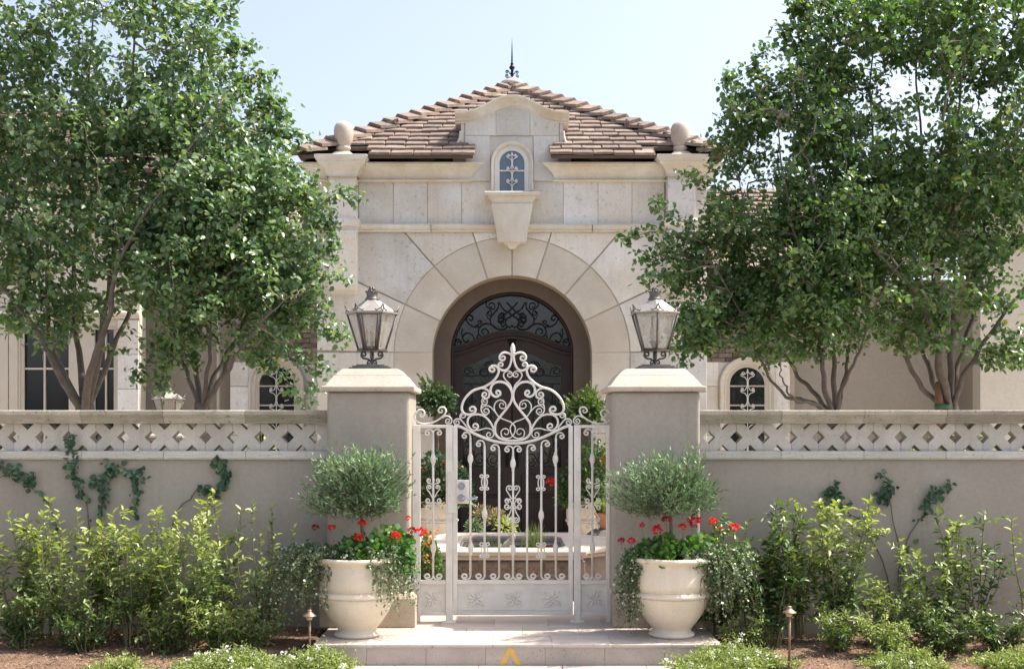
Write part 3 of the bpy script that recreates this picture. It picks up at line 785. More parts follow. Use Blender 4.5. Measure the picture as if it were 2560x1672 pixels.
for s in (-1, 1):
    def mx(px): return px if s < 0 else 2560-px
    leaf_px = [(1130,1345),(1278.6,1345)]+[(a, b+20) for a, b in eye if a <= 1279][::-1]
    leaf_px[-1] = (1130, leaf_px[-1][1])
    gl_top = [(1157,914),(1180,909),(1205,898),(1228,886),(1247,880)]
    gl_px = [(1157,1168),(1247,1168)]+gl_top[::-1]
    def tow(pp, Y): return [(dx(mx(a), Y), dz_(b, Y)) for a, b in pp]
    top_poly = [(1130,914)]+gl_top+[(1278.6,880)]+[(a, b+20) for a, b in eye if a <= 1279][::-1]
    d = MB().prism(tow([(1130,1168),(1278.6,1168),(1278.6,1345),(1130,1345)], DY), DY, DY+.07)
    d.prism(tow(top_poly, DY), DY, DY+.07)
    d.prism(tow([(1130,914),(1157,914),(1157,1168),(1130,1168)], DY), DY, DY+.07)
    d.prism(tow([(1247,880),(1278.6,880),(1278.6,1168),(1247,1168)], DY), DY, DY+.07)
    df = d.build('entrance_door', M['wood'], house)
    MB().prism(tow(gl_px, DY), DY+.03, DY+.036).build('pane', M['glass_door'], df)
    for (a, b, c, e) in ((1150,1185,1256,1235),(1150,1245,1256,1325)):
        MB().rect_loft(0, 0, [(1,1,0)]*2) if False else None
        xa, xb_ = sorted((dx(mx(a), DY), dx(mx(c), DY))); zb, zt_ = dz_(e, DY), dz_(b, DY)
        MB().box(xa, xb_, DY-.022, DY-.001, zb, zt_).build('raised_panel', M['wood'], df, None, .014, 2)
    g = MB()
    def gd(pts, c0=None, c1=None, rad=.008, t=.95):
        p = scroll2d(pts, c0, c1, t, t)
        g.tube([(dx(mx(zc3(a, b)[0]), DY), DY+.012, dz_(zc3(a, b)[1], DY)) for a, b in p], rad, 5, 1, True, True)
    gd([(650,330),(640,290),(600,275),(565,300)], None, (600,305)); gd([(700,330),(720,290),(760,290),(780,330)], None, (740,320))
    gd([(740,270),(760,235),(810,225),(835,260)], None, (790,260)); gd([(560,345),(620,355),(700,345),(780,350),(870,330)])
    gd([(565,420),(870,420)], rad=.006); gd([(635,430),(635,900)]); gd([(720,430),(720,1060)]); gd([(800,430),(800,900)])
    gd([(570,1130),(600,1040),(640,1010),(655,1050)], None, (620,1060)); gd([(660,1140),(720,1150),(760,1100),(740,1040)], None, (705,1090))
    gd([(860,1130),(810,1150),(770,1100),(800,1040)], None, (820,1090)); gd([(635,900),(620,960),(590,980)], None, (600,950)); gd([(800,900),(815,960),(845,980)], None, (835,950))
    for yy in (560, 720): gd([(600,yy),(635,yy+40),(670,yy)], None, None, .006); gd([(690,yy+60),(720,yy+100),(760,yy+60)], None, None, .006)
    g.build('door_grille', M['iron_black'], df)
    hxp = dx(mx(1268), DY)
    MB().box(hxp-.028, hxp+.028, DY-.012, DY-.0005, .98, 1.28).tube([(hxp, DY-.012, 1.02), (hxp, DY-.06, 1.06), (hxp, DY-.06, 1.2), (hxp, DY-.012, 1.24)], .011, 8).build('door_handle', M['iron_black'], df)

# ------------------------------------------------------------------ wings of the house
def prism_wall(x0_, x1_, z0_, z1_, Y, th, name, mat, bevel=0):
    return MB().box(x0_, x1_, Y, Y+th, z0_, z1_).build(name, M[mat], house, None, bevel)
# left link (brick) and right link
LY = 18.6; s6 = LY/F
brick_me = MB().box(-.105, .105, -.03, .03, -.03, .03).mesh(); brick_me.materials.append(M['brick'])
def lx(px): return (px-1280)*s6
def lz(py): return CZ-(py-1075)*s6
zE = lz(688)
for side in (-1, 1):
    xa, xb_ = (lx(580), lx(800)) if side < 0 else (lx(1760), lx(1987))
    wl = prism_wall(xa, xb_, -.1, zE, LY+.02, .3, 'link_wall', 'joint')
    wc = lx(693) if side < 0 else lx(1867); rr = 49*s6; zsp = lz(962); 
    # stone surround around the window
    for (p, q) in ((wc-rr-.42, wc-rr-.14), (wc+rr+.14, wc+rr+.36)):
        for k in range(4):
            z1_ = lz(905)-k*.38; z0_ = z1_-.374
            MB().box(p, q, LY-.02, LY+.04, z0_, z1_).build('stone_block', M['limestone'], wl, ((p+q)/2, LY, (z0_+z1_)/2), .006)
    MB().box(wc-rr-.14, wc+rr+.14, LY-.012, LY+.019, .3, lz(905)).build('window_surround', M['limestone'], wl)
    cnt = 0; n = int((zE+.05)/.075); stuffb = MB()
    for j in range(n):
        z = j*.075; x = xa - (.11 if j % 2 else 0)
        while x < xb_:
            c = x+.107; x += .22
            if c-.105 < xa or c+.105 > xb_: continue
            if z < lz(900) and wc-rr-.5 < c < wc+rr+.46: continue
            if z < 1.3: 
                stuffb.box(c-.105, c+.105, LY-.01, LY+.04, z-.03, z+.03); continue
            o = link_mesh('brick', brick_me, None, wl, Vector((c, LY+.015+random.uniform(-.004, .004), z))-wloc(wl)); cnt += 1
    if stuffb.v:
        o = stuffb.build('lower_bricks', M['brick'], wl); o['kind'] = 'stuff'
    arch_window(house, wc, .5, zsp, rr, LY-.014, .11, smat='limestone_ring', gl='glass_dark', frame='cream_frame', bars=(lz(965), lz(1013)), tall=1.2)
    # its lean-to roof
    ro = MB(); ya, yb = LY-.35, 21.4; zt2 = CZ+(1075-475)*yb/F; sl = math.atan2(zt2-zE, yb-ya)
    ro.add([(xa-1.6 if side < 0 else xa, ya, zE), (xb_ if side < 0 else xb_+2.2, ya, zE), (xb_ if side < 0 else xb_+2.2, yb, zt2), (xa-1.6 if side < 0 else xa, yb, zt2)], [(0,1,2,3)])
    rf = ro.build('wing_roof', M['underlay'], house); m = rf.modifiers.new('t', 'SOLIDIFY'); m.thickness = .06; m.offset = -1
    xc = (xa+xb_)/2+(-.8 if side < 0 else 1.1); hw_ = (xb_-xa)/2+(.8 if side < 0 else 1.1)
    merged_tiles('wing_tiles', [(tile_rows(hw_, math.hypot(zt2-zE, yb-ya), 20+side, hip=False), (xc, ya, zE+.01), 0, sl)], rf)
# recessed walls, in beige stucco darkened for the shade they stand in
RY = 18.85
prism_wall((320-1280)*RY/F, (600-1280)*RY/F, -.1, 3.9, RY, .3, 'wing_wall', 'stucco_house_shaded')
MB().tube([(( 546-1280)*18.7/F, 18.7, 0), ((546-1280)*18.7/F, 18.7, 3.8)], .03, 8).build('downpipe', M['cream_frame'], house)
prism_wall((1975-1280)*RY/F, (2520-1280)*RY/F, -.1, 3.9, RY, .3, 'wing_wall', 'stucco_house_shaded')
# left outer block with tall windows
BY = 18.0
def bx_(px): return (px-1280)*BY/F
def bz_(py): return CZ-(py-1075)*BY/F
L0, L1 = bx_(-420), bx_(349)
def quadwall(openings, X0, X1, Z0, Z1, Y, mat):
    """wall with rectangular openings, all spanning one height band"""
    b = MB(); zo0 = openings[0][2]; zo1 = openings[0][3]
    b.box(X0, X1, Y, Y+.3, zo1, Z1); b.box(X0, X1, Y, Y+.3, Z0, zo0); x = X0
    for a, c, _, _ in openings: b.box(x, a, Y, Y+.3, zo0, zo1); x = c
    b.box(x, X1, Y, Y+.3, zo0, zo1)
    return b.build('wing_wall', M[mat], house)
quadwall([(bx_(50), bx_(291), .5, bz_(815))], L0, L1, -.1, bz_(435), BY, 'stucco_cream')
wd = MB().sweep([(bx_(50), .5), (bx_(50), bz_(815)), (bx_(291), bz_(815)), (bx_(291), .5)], [(0,0),(0,.03),(-.05,.03),(-.05,0)], BY+.06).build('window', M['cream_frame'], house)
MB().box(bx_(50), bx_(291), BY+.09, BY+.10, .5, bz_(815)).build('pane', M['glass_dark'], wd)
MB().box(bx_(170), bx_(235), BY+.02, BY+.08, .5, bz_(815)).build('window_mullion', M['cream_frame'], wd, None, .008)
for px in (108, 203, 262): MB().box(bx_(px)-.012, bx_(px)+.012, BY+.045, BY+.085, .5, bz_(815)).build('glazing_bar', M['cream_frame'], wd)
for (a, c) in ((50, 170), (235, 291)): MB().box(bx_(a), bx_(c), BY+.05, BY+.083, bz_(921)-.014, bz_(921)+.014).build('glazing_bar', M['cream_frame'], wd)
for (a, c) in ((2, 22), (24, 46)): MB().box(bx_(a), bx_(c), BY-.03, BY-.002, .2, bz_(800)).build('pilaster_panel', M['cream_frame'], house, None, .006)
for k in range(5):
    z1_ = bz_(800)-k*.52; MB().box(bx_(296), bx_(348), BY-.035, BY-.002, z1_-.514, z1_).build('stone_block', M['limestone'], house, (bx_(322), BY, z1_-.2), .006)
MB().sweep([(L0, bz_(797)), (bx_(352), bz_(797))], sp, BY-.003).build('string_course', M['moulding'], house)
# right outer block
R0, R1 = bx_(2451), bx_(3060)
prism_wall(R0, R1, -.1, bz_(493), BY, .3, 'wing_wall', 'stucco_cream')
prism_wall(R0+.001, R0+.3, -.1, bz_(493), BY+.3, .55, 'wing_return', 'stucco_house_shaded')  # side face in the darker stucco, its shade is in the colour
for (xa, xb_, zE2, yr, pyr) in ((L0-.2, L1+.3, bz_(435), 21.6, 285), (R0-.3, R1, bz_(493), 20.6, 385)):
    ya = BY-.4; zt2 = CZ+(1075-pyr)*yr/F
    rf = MB().add([(xa, ya, zE2), (xb_, ya, zE2), (xb_-.8 if xa < 0 else xb_, yr, zt2), (xa if xa < 0 else xa+.8, yr, zt2), (xb_, yr+3.2, zE2), (xa, yr+3.2, zE2)], [(0,1,2,3), (1,4,2), (3,2,4,5), (0,3,5)]).build('wing_roof', M['underlay'], house)
    m = rf.modifiers.new('t', 'SOLIDIFY'); m.thickness = .06
    sl = math.atan2(zt2-zE2, yr-ya)
    merged_tiles('wing_tiles', [(tile_rows((xb_-xa)/2-.4, math.hypot(zt2-zE2, yr-ya), 31, hip=False), ((xa+xb_)/2, ya, zE2+.01), 0, sl)], rf)
    MB().box(xa+.1, xb_-.1, ya+.08, BY-.002, zE2-.16, zE2-.04).build('eave_board', M['wood'] if xa > 0 else M['moulding'], house)
# ------------------------------------------------------------------ gate pillars and balustrade walls
PYF = 9.40; ps = PYF/F
PILL = []
for k, (a, b, lab) in enumerate(((817, 1024, 'taupe stucco gate pillar with a pyramid cap, left of the white gate'), (1530, 1751, 'taupe stucco gate pillar with a pyramid cap, right of the white gate'))):
    xa, xb_ = PX(a, PYF), PX(b, PYF); cx = (xa+xb_)/2; hw = (xb_-xa)/2; cy = PYF+.33; ztop = PZ(978, PYF)
    t = thing('gate_pillar', lab, 'pillar', (cx, cy, 0), 'stucco pillars either side of the gate'); PILL.append((cx, cy, t))
    o = MB().rect_loft(cx, cy, [(hw, .33, .26), (hw, .33, ztop)]).build('shaft', M['stucco'], t); bev(o, .03, 4)
    pl = (PX(798, PYF-.04)-cx, PX(1046, PYF-.04)-cx) if k == 0 else (PX(1533, PYF-.04)-cx, PX(1782, PYF-.04)-cx)
    pc = cx+(pl[0]+pl[1])/2; ph = (pl[1]-pl[0])/2
    if k == 0: pc -= .012; ph = ph-.012
    MB().rect_loft(pc, cy, [(ph, .37, -.0), (ph, .37, .225), (ph-.012, .358, .245), (ph-.03, .345, .262)]).build('plinth', M['plinth'], t, None, .006)
    hc = hw+.035
    MB().rect_loft(cx, cy, [(hc, .365, ztop-.002), (hc+.004, .369, ztop+.012), (hc+.004, .369, ztop+.036), (hc-.004, .361, ztop+.042)]).build('cap_slab', M['travertine_pink'], t, None, .004)
    zt_ = ztop+.0425
    MB().rect_loft(cx, cy, [(hc-.02, .345, zt_), (hc-.085, .28, zt_+.085), (hc-.085, .28, zt_+.09), (hc-.095, .27, zt_+.092), (hc-.135, .23, zt_+.135), (hc-.14, .225, zt_+.14)]).build('cap_pyramid', M['travertine_pink'], t, None, .003)
PTOP = PZ(978, PYF)+.0425+.14

WY = 9.55; wsn = WY/F
def wx(px): return (px-1280)*wsn
def wz(py): return CZ-(py-1075)*wsn
zc0, zc1 = wz(1058.5), wz(1025.5); zr0, zr1 = wz(1150), wz(1127)
a_ = (zc0-zr1)/2; b_ = .050; TH = .11
X = [(-a_,-a_),(-b_,-a_),(0,-a_+b_),(b_,-a_),(a_,-a_),(a_,-b_),(a_-b_,0),(a_,b_),(a_,a_),(b_,a_),(0,a_-b_),(-b_,a_),(-a_,a_),(-a_,b_),(-a_+b_,0),(-a_,-b_)]
latt = MB().prism([(x*.994*(.2188/2)/a_, z) for x, z in X], -.0, TH).mesh(); latt.materials.append(M['lattice_stone'])
for side in (-1, 1):
    xi = wx(817)+.02 if side < 0 else wx(1751)-.02
    lab = ('taupe stucco wall left of the gate with pierced stone lattice along its top', 'taupe stucco wall right of the gate with pierced stone lattice along its top')[side > 0]
    t = thing('garden_wall', lab, 'wall', (side*3.6, WY+.1, -.1), 'balustrade walls beside the gate')
    xo = side*6.2; xa, xb_ = min(xi, xo), max(xi, xo)
    MB().box(xa, xb_, WY, WY+.24, -.35, zr0).build('wall_body', M['stucco'], t)
    MB().box(xa, xb_, WY-.012, WY+.25, -.35, -.14).build('wall_footing', M['stucco'], t)
    # stones of the lower rail and of the capping
    x = xi; k = 0
    first = (.65 if side > 0 else .66)
    joints = [xi]
    jp = [1951, 2157, 2362, 2568, 2774] if side > 0 else [616, 411, 206, 0, -205]
    for j in jp: joints.append(wx(j))
    joints.append(xo)
    for p, q in zip(joints, joints[1:]):
        l, r_ = min(p, q)+.0012, max(p, q)-.0012; c = (l+r_)/2
        MB().add([(l, WY-.018, zr0+.002), (r_, WY-.018, zr0+.002), (r_, WY+.25, zr0+.002), (l, WY+.25, zr0+.002), (l, WY-.03, zr0+.018), (r_, WY-.03, zr0+.018), (l, WY-.03, zr1-.004), (r_, WY-.03, zr1-.004), (r_, WY+.25, zr1-.0), (l, WY+.25, zr1-.0), (l, WY-.022, zr1), (r_, WY-.022, zr1)],
                 [(0,1,5,4),(4,5,7,6),(6,7,11,10),(10,11,8,9),(2,3,9,8),(0,3,2,1),(0,4,6,10,9,3),(1,2,8,11,7,5)]).build('base_rail', M['rail_stone'], t, (c, WY, (zr0+zr1)/2), .003)
        z0, z1 = zc0+.002, zc1
        pr = [(0,.018),(.012,.022),(.018,.030),(.024,.022),(.032,.026),(.045,.036),(.058,.050),(.066,.054),(.070,.060),(.102,.060),(.106,.054),(.106,-.26),(.10,-.27),(0,-.25)]
        sc_ = (z1-z0)/.106
        MB().sweep([(l, z0), (r_, z0)], [(n_*sc_, d_) for n_, d_ in pr], WY).build('cap_stone', M['travertine_cap'], t, (c, WY, z0), .002)
    # pierced blocks
    n = 22
    for k in range(n):
        px = (1808.3+68.7*k) if side > 0 else (751.7-68.7*k)
        cx = wx(px)
        if abs(cx)+.11 > 6.2: break
        o = link_mesh('lattice_block', latt, None, t, Vector((cx, WY+.03+random.uniform(-.0015, .0015), (zc0+zr1)/2))-wloc(t)); bev(o, .003, 2)
    # half block against the pillar
    e0 = wx(817)+.012 if side < 0 else wx(1751)-.012; e1 = wx(786.2) if side < 0 else wx(1773.8)
    zm = (zc0+zr1)/2
    MB().prism([(e0, zr1+.001), (e1, zr1+.001), (e1, zm-b_), (e1+(b_ if side > 0 else -b_)*-1, zm), (e1, zm+b_), (e1, zc0-.001), (e0, zc0-.001)], WY+.03, WY+.03+TH).build('lattice_end_block', M['lattice_stone'], t, (e0, WY, zm), .003)

# ------------------------------------------------------------------ the gate
GY = 9.66; gs = GY/F
def gxp(px): return (px-1280)*gs
def gzp(py): return CZ-(py-1075)*gs
def g3(a, b): return (gxp(1000+.2831*a), gzp(840+.2831*b))       # enlarged view of the gate's crest
def g4(a, b): return (gxp(1000+.31656*a), gzp(1180+.31656*b))    # enlarged view of its lower half
def gbox(px0, px1, py0, py1, d=.02): 
    return MB().box(gxp(px0), gxp(px1), GY-d, GY+d, gzp(py1), gzp(py0))
gate = thing('gate', 'ornate cream painted wrought iron garden gate with a scrolled crest between two pillars', 'gate', (gxp(1282), GY, 0))
def gscroll(parent, pts, c0=None, c1=None, w=22, t0=.95, t1=.95, fn=g3, cen=995.5, name='scroll', both=True, flat=1.0, eye_=True):
    rad = w/2*.2831*gs
    for s in ((0, 1) if both else (0,)):
        q = [(2*cen-a, b) if s else (a, b) for a, b in pts]; cc = [None if c is None else ((2*cen-c[0], c[1]) if s else c) for c in (c0, c1)]
        p = scroll2d(q, cc[0], cc[1], t0, t1)
        P_ = [(fn(a, b)[0], GY, fn(a, b)[1]) for a, b in p]
        n = len(P_); rr = [rad for _ in range(n)]
        for i in range(22):
            f = 1-.35*(1-i/22)
            if c0: rr[i] = rad*f
            if c1: rr[n-1-i] = rad*f
        if c0 and eye_: 
            for i in range(2): rr[i] = rad*.95
        if c1 and eye_:
            for i in range(2): rr[n-1-i] = rad*.95
        b = MB(); b.tube(P_, rr, 6, flat, True, True)
        b.build(name, M['gate'], parent, (P_[n//2][0], GY, P_[n//2][2]))
# frame
fr = gbox(1133, 1143.5, 1064, 1536); fr.box(gxp(1421.5), gxp(1432), GY-.02, GY+.02, gzp(1536), gzp(1064))
fr.box(gxp(1143.5), gxp(1421.5), GY-.019, GY+.019, gzp(1459), gzp(1449.5)); fr.box(gxp(1143.5), gxp(1421.5), GY-.019, GY+.019, gzp(1536), gzp(1530))
fr.build('gate_frame', M['gate'], gate, None, .003)
arcp = catmull([(478,792),(530,800),(600,832),(700,880),(800,918),(900,940),(995.5,947)], 5); arcp = arcp+[(1991-a, b) for a, b in arcp[-2::-1]]
MB().tube([(g3(a, b)[0], GY, g3(a, b)[1]) for a, b in arcp], .0125, 6, 1.4, True, True).build('top_rail', M['gate'], gate)
G_ = gate
gscroll(G_, [(988,170),(980,230),(962,275),(935,300),(905,302),(875,285),(868,258)], None, (893,254), 22)
gscroll(G_, [(988,175),(975,158),(945,147),(910,147),(882,172),(880,200)], None, (908,190), 22)
gscroll(G_, [(740,450),(655,477),(595,525),(558,580),(545,640),(565,680),(610,692),(655,678),(668,650)], None, (636,648), 24)
gscroll(G_, [(740,450),(800,415),(850,365),(872,310),(855,270),(820,262),(790,285)], None, (818,292), 24)
gscroll(G_, [(700,458),(745,462),(785,490),(785,535),(755,550),(728,530)], None, (750,516), 20)
gscroll(G_, [(735,543),(722,570),(730,600),(760,602),(770,580)], None, (748,574), 12)
gscroll(G_, [(728,598),(717,625),(722,670),(755,695),(785,675)], None, (757,662), 14)
gscroll(G_, [(720,640),(745,617),(790,620),(828,655),(875,712),(930,740),(975,757),(1010,790),(1018,825),(1005,865),(980,893),(940,903),(900,885),(892,845)], None, (934,850), 12)
gscroll(G_, [(870,712),(838,660),(832,615),(855,575),(895,565),(930,590),(935,625)], None, (902,608), 12)
gscroll(G_, [(838,830),(845,770),(885,710),(945,635),(983,575),(992,515),(975,460),(930,415),(875,403),(825,420),(800,465),(808,510),(845,535),(880,520)], None, (862,500), 24)
gscroll(G_, [(838,825),(845,865),(875,898),(920,915),(970,922),(997,922)], None, None, 24)
gscroll(G_, [(990,470),(970,425),(935,390),(914,350),(925,320),(955,308),(985,322),(992,345)], None, (966,340), 13)
gscroll(G_, [(836,850),(822,805),(785,745),(740,705),(685,690),(630,700),(600,735),(600,785),(630,825),(665,830),(690,805)], None, (662,796), 20)
gscroll(G_, [(650,832),(700,828),(760,813),(810,825),(828,860),(815,890),(780,895)], None, (788,868), 12)
gscroll(G_, [(592,805),(560,765),(532,725),(535,690),(560,680),(578,700)], None, (555,702), 13)
gscroll(G_, [(596,812),(570,775),(530,735),(495,732),(476,758),(490,780)], None, (504,760), 14)
# finial
fz = g3(995, 165)[1]; fx = g3(995.5, 0)[0]
MB().lathe(fx, GY, [(.012,fz-.02),(.013,fz+.005),(.019,fz+.012),(.014,fz+.022),(.020,fz+.030),(.022,fz+.040),(.017,fz+.048),(.020,fz+.054),(.018,fz+.062),(.014,fz+.068),(.016,fz+.074),(.010,fz+.082),(.009,fz+.088),(.003,fz+.093),(0,fz+.094)], 14).build('finial', M['gate'], gate)
def knuckle(parent, px, py, h=31, w=14):
    x, z = gxp(px), gzp(py); hh = h/2*gs; r = w/2*gs
    b = MB().lathe(x, GY, [(.010,z-hh-.008),(.012,z-hh-.006),(.010,z-hh),(r*.55,z-hh*.75),(r*.9,z-hh*.4),(r,z),(r*.9,z+hh*.4),(r*.55,z+hh*.75),(.010,z+hh),(.012,z+hh+.006),(.010,z+hh+.008)], 10)
    return b.build('knuckle', M['gate'], parent)
def c_orn(parent, cen, pts, c0, c1, w=12, fn=g3, t=1.0):
    b = MB(); rad = w/2*.29*gs
    for s in (0, 1):
        q = [(2*cen-a, b_2) if s else (a, b_2) for a, b_2 in pts]; cc = [None if c is None else ((2*cen-c[0], c[1]) if s else c) for c in (c0, c1)]
        p = scroll2d(q, cc[0], cc[1], t, t)
        b.tube([(fn(a, b_2)[0], GY-.004, fn(a, b_2)[1]) for a, b_2 in p], rad, 5, 1, True, True)
    return b.build('bar_ornament', M['gate'], parent)
def bar(parent, cen, top, side, double=False, bot=825):
    """cen: x in the lower enlarged view; top: y in the crest view; side -1 scrolls outwards to the left"""
    c3 = (cen*.31656)/.2831
    x = gxp(1000+.31656*cen); zt_ = g3(0, top+45)[1]; zb = g4(0, bot-15)[1]
    b = MB(); b.tube([(x, GY, zb), (x, GY, (zb+zt_)/2), (x, GY, zt_)], .0095, 8, 1, True, True)
    o = b.build('bar', M['gate'], parent)
    sides = (-1, 1) if double else (side,)
    for s in sides:
        q = scroll2d([(c3, top+48), (c3-1*abs(0)+s*4, top+20), (c3+s*22, top+2), (c3+s*52, top+2), (c3+s*72, top+28)], None, (c3+s*50, top+32), 0, .95)
        MB().tube([(g3(a, d)[0], GY, g3(a, d)[1]) for a, d in q], .0075, 6, 1, True, True).build('bar_scroll', M['gate'], o)
        q = scroll2d([(cen, bot-20), (cen+s*3, bot+2), (cen+s*20, bot+20), (cen+s*48, bot+20), (cen+s*68, bot-4)], None, (cen+s*44, bot-2), 0, .95)
        MB().tube([(g4(a, d)[0], GY, g4(a, d)[1]) for a, d in q], .0085, 6, 1, True, True).build('bar_scroll', M['gate'], o)
    return o
def c4(x): return x
b1 = bar(gate, 556, 850, -1); knuckle(b1, 1176, 840+.2831*1080); knuckle(b1, 1177, 1180+.3166*600)
b2 = bar(gate, 668, 922, -1); knuckle(b2, 1211.3, 1180+.3166*330, 32)
c_orn(b2, 745, [(735,1240),(722,1270),(722,1310),(735,1340)], (718,1238), (718,1342)); c_orn(b2, 668, [(660,572),(645,600),(645,630),(658,655)], (642,570), (642,658), 12, g4)
b3 = bar(gate, 783, 958, -1)
b4 = bar(gate, 893, 970, 0, True); knuckle(b4, 1282.6, 840+.2831*1125); knuckle(b4, 1282.8, 1180+.3166*610)
for (p, c0, c1) in (([(880,205),(862,175),(842,140),(848,112),(872,108)], None, (868,126)), ([(884,205),(860,212),(845,208),(832,215)], None, (848,228)), ([(884,278),(860,284),(845,292),(832,285)], None, (848,272)), ([(880,285),(868,320),(846,360),(850,390),(872,396)], None, (868,374))):
    c_orn(b4, 893, p, c0, c1, 12, g4)
c_orn(b4, 893, [(848,214),(870,222),(882,252),(868,278),(848,292)], (846,232), (846,268), 11, g4)
b5 = bar(gate, 1004, 958, 1)
b6 = bar(gate, 1116, 922, 1); knuckle(b6, 1353, 1180+.3166*340, 32)
c_orn(b6, 1244, [(1234,1245),(1221,1275),(1221,1315),(1234,1345)], (1217,1243), (1217,1347)); c_orn(b6, 1114, [(1106,575),(1091,603),(1091,633),(1104,658)], (1088,573), (1088,661), 12, g4)
b7 = bar(gate, 1231, 853, 1); knuckle(b7, 1388.5, 840+.2831*1085); knuckle(b7, 1388.8, 1180+.3166*600)
# kick panel with pressed rosettes
kp = MB().box(gxp(1143.5), gxp(1421.5), GY-.004, GY+.004, gzp(1530), gzp(1459)).build('kick_panel', M['gate'], gate)
def rosette(parent, px, py, r_px=23):
    b = MB(); R_ = r_px*gs; cx, cz = gxp(px), gzp(py)
    for k in range(8):
        a = k*math.pi/4+.39; L = R_*(.95 if k % 2 else .75)
        pts = [(cx+t*L*math.cos(a+.22*math.sin(t*3)), GY-.006, cz+t*L*math.sin(a+.22*math.sin(t*3))) for t in (.15,.4,.65,.85,1)]
        b.tube(pts, [R_*.05,R_*.13,R_*.15,R_*.11,R_*.03], 6, .5, True, True)
    for k in range(4):
        a = k*math.pi/2+.785
        c = (cx+R_*.95*math.cos(a), cz+R_*.95*math.sin(a)*.9)
        q = [(c[0]+R_*.28*(1-t*.8)*math.cos(a+6*t), GY-.005, c[1]+R_*.28*(1-t*.8)*math.sin(a+6*t)) for t in [i/10 for i in range(11)]]
        b.tube(q, R_*.07, 5, .6, True, True)
    b.lathe(0, 0, [(0, 0)], 3) if False else None
    b.tube([(cx, GY-.004, cz), (cx, GY-.014, cz+.001)], [R_*.16, R_*.08], 10)
    b.build('rosette', M['gate'], parent)
for px in (1188, 1284, 1380): rosette(kp, px, 1496)
MB().sweep([(gxp(1150), gzp(1524)), (gxp(1415), gzp(1524)), ], [(0,0),(0,.006),(.006,.006),(.006,0)], GY-.0045).build('panel_bead', M['gate'], kp)
# lock
lk = MB().box(gxp(1141.5), gxp(1172.5), GY-.05, GY+.03, gzp(1257.5), gzp(1199.5)).build('lock_case', M['gate'], gate, None, .004)
for (a, b) in ((545, 1320), (545, 1425)):
    x, z = g3(a, b); d = MB()
    for (r, y0, y1) in ((.030, .051, .058), (.025, .058, .068), (.012 if b < 1400 else .014, .068, .08)):
        d.tube([(x, GY-y0, z), (x, GY-y1, z)], r, 20)
    d.build('deadbolt' if b < 1400 else 'handle_rose', M['chrome'], lk)
x, z = g3(545, 1425); x2 = g3(685, 0)[0]
MB().tube(catmull([(x, GY-.085, z), (x+.03, GY-.09, z+.001), (x+.07, GY-.09, z-.004), (x2-.02, GY-.088, z+.0), (x2, GY-.085, z+.004)], 5), [.011]*4+[.009]*12+[.012]*5, 10).build('lever_handle', M['chrome'], lk)
# fixed side panels
for side in (-1, 1):
    lab = ('narrow fixed cream iron panel on the lock side of the gate, left', 'narrow fixed cream iron panel on the hinge side of the gate, right')[side > 0]
    def m3(a): return a if side < 0 else 1991-a
    def mp(px): return px if side < 0 else 2566.6-px
    sp_ = thing('gate_side_panel', lab, 'gate panel', (gxp(mp(1083)), GY, 0), 'fixed iron panels beside the gate')
    def sbox(a, b, c, d, dd=.02):
        p, q = sorted((gxp(mp(a)), gxp(mp(b)))); return MB().box(p, q, GY-dd, GY+dd, gzp(d), gzp(c))
    sbox(1115, 1132, 1062, 1553, .028).build('post', M['gate'], sp_, None, .004)
    sbox(1034, 1051, 1062, 1562, .028).build('post', M['gate'], sp_, None, .004)
    sbox(1106, 1141, 1551.5, 1555, .055).build('foot_plate', M['gate'], sp_, None, .002)
    sbox(1051, 1115, 1062, 1069.5, .024).build('top_rail', M['gate'], sp_, None, .003)
    sbox(1051, 1115, 1449.5, 1459, .019).build('bottom_rail', M['gate'], sp_, None, .003)
    sbox(1051, 1115, 1529, 1537, .019).build('bottom_rail', M['gate'], sp_, None, .003)
    k2 = sbox(1051, 1115, 1459, 1529, .004).build('kick_panel', M['gate'], sp_); rosette(k2, mp(1083), 1495, 22)
    if side < 0: MB().box(gxp(1119.5), gxp(1143), GY-.036, GY-.0285, gzp(1281), gzp(1178)).build('strike_plate', M['gate'], sp_, None, .002)
    def S(pts, c0=None, c1=None, w=16, t=1.1): gscroll(sp_, [(m3(a), b) for a, b in pts], None if c0 is None else (m3(c0[0]), c0[1]), None if c1 is None else (m3(c1[0]), c1[1]), w, t, t, both=False)
    S([(212,700),(216,672),(195,650),(160,655),(132,690),(130,725),(155,755),(205,773),(265,768),(330,742),(385,700),(405,660),(390,630),(355,630),(338,655)], (190,692), (362,658), 17, .75)
    S([(375,722),(400,705),(435,710),(458,740),(450,768),(425,775)], None, (425,748), 13)
    xc = m3(293); cen4 = xc*.2831/.31656
    o = bar(sp_, cen4, 822, 0, True)
    knuckle(o, 1000+.2831*xc, 840+.2831*1085); knuckle(o, 1000+.2831*xc+.5, 1180+.3166*600)
    cc4 = 264 if side < 0 else 2*0+1523
    for (p, c0, c1) in (([(8,95),(22,88),(40,85),(50,68),(42,52),(28,55)], None, (37,66)), ([(8,200),(30,160),(50,130),(48,108),(30,102),(18,115)], None, (31,117)), ([(8,238),(28,245),(52,240),(60,222),(48,208)], None, (45,226)), ([(8,262),(28,256),(52,262),(60,280),(48,294)], None, (45,277)), ([(8,298),(30,335),(50,365),(46,388),(28,392),(18,380)], None, (31,376)), ([(8,402),(22,410),(42,412),(52,430),(42,445)], None, (37,428))):
        c_orn(o, cc4, [(cc4+a, b) for a, b in p], None if c0 is None else (cc4+c0[0], c0[1]), None if c1 is None else (cc4+c1[0], c1[1]), 11, g4)
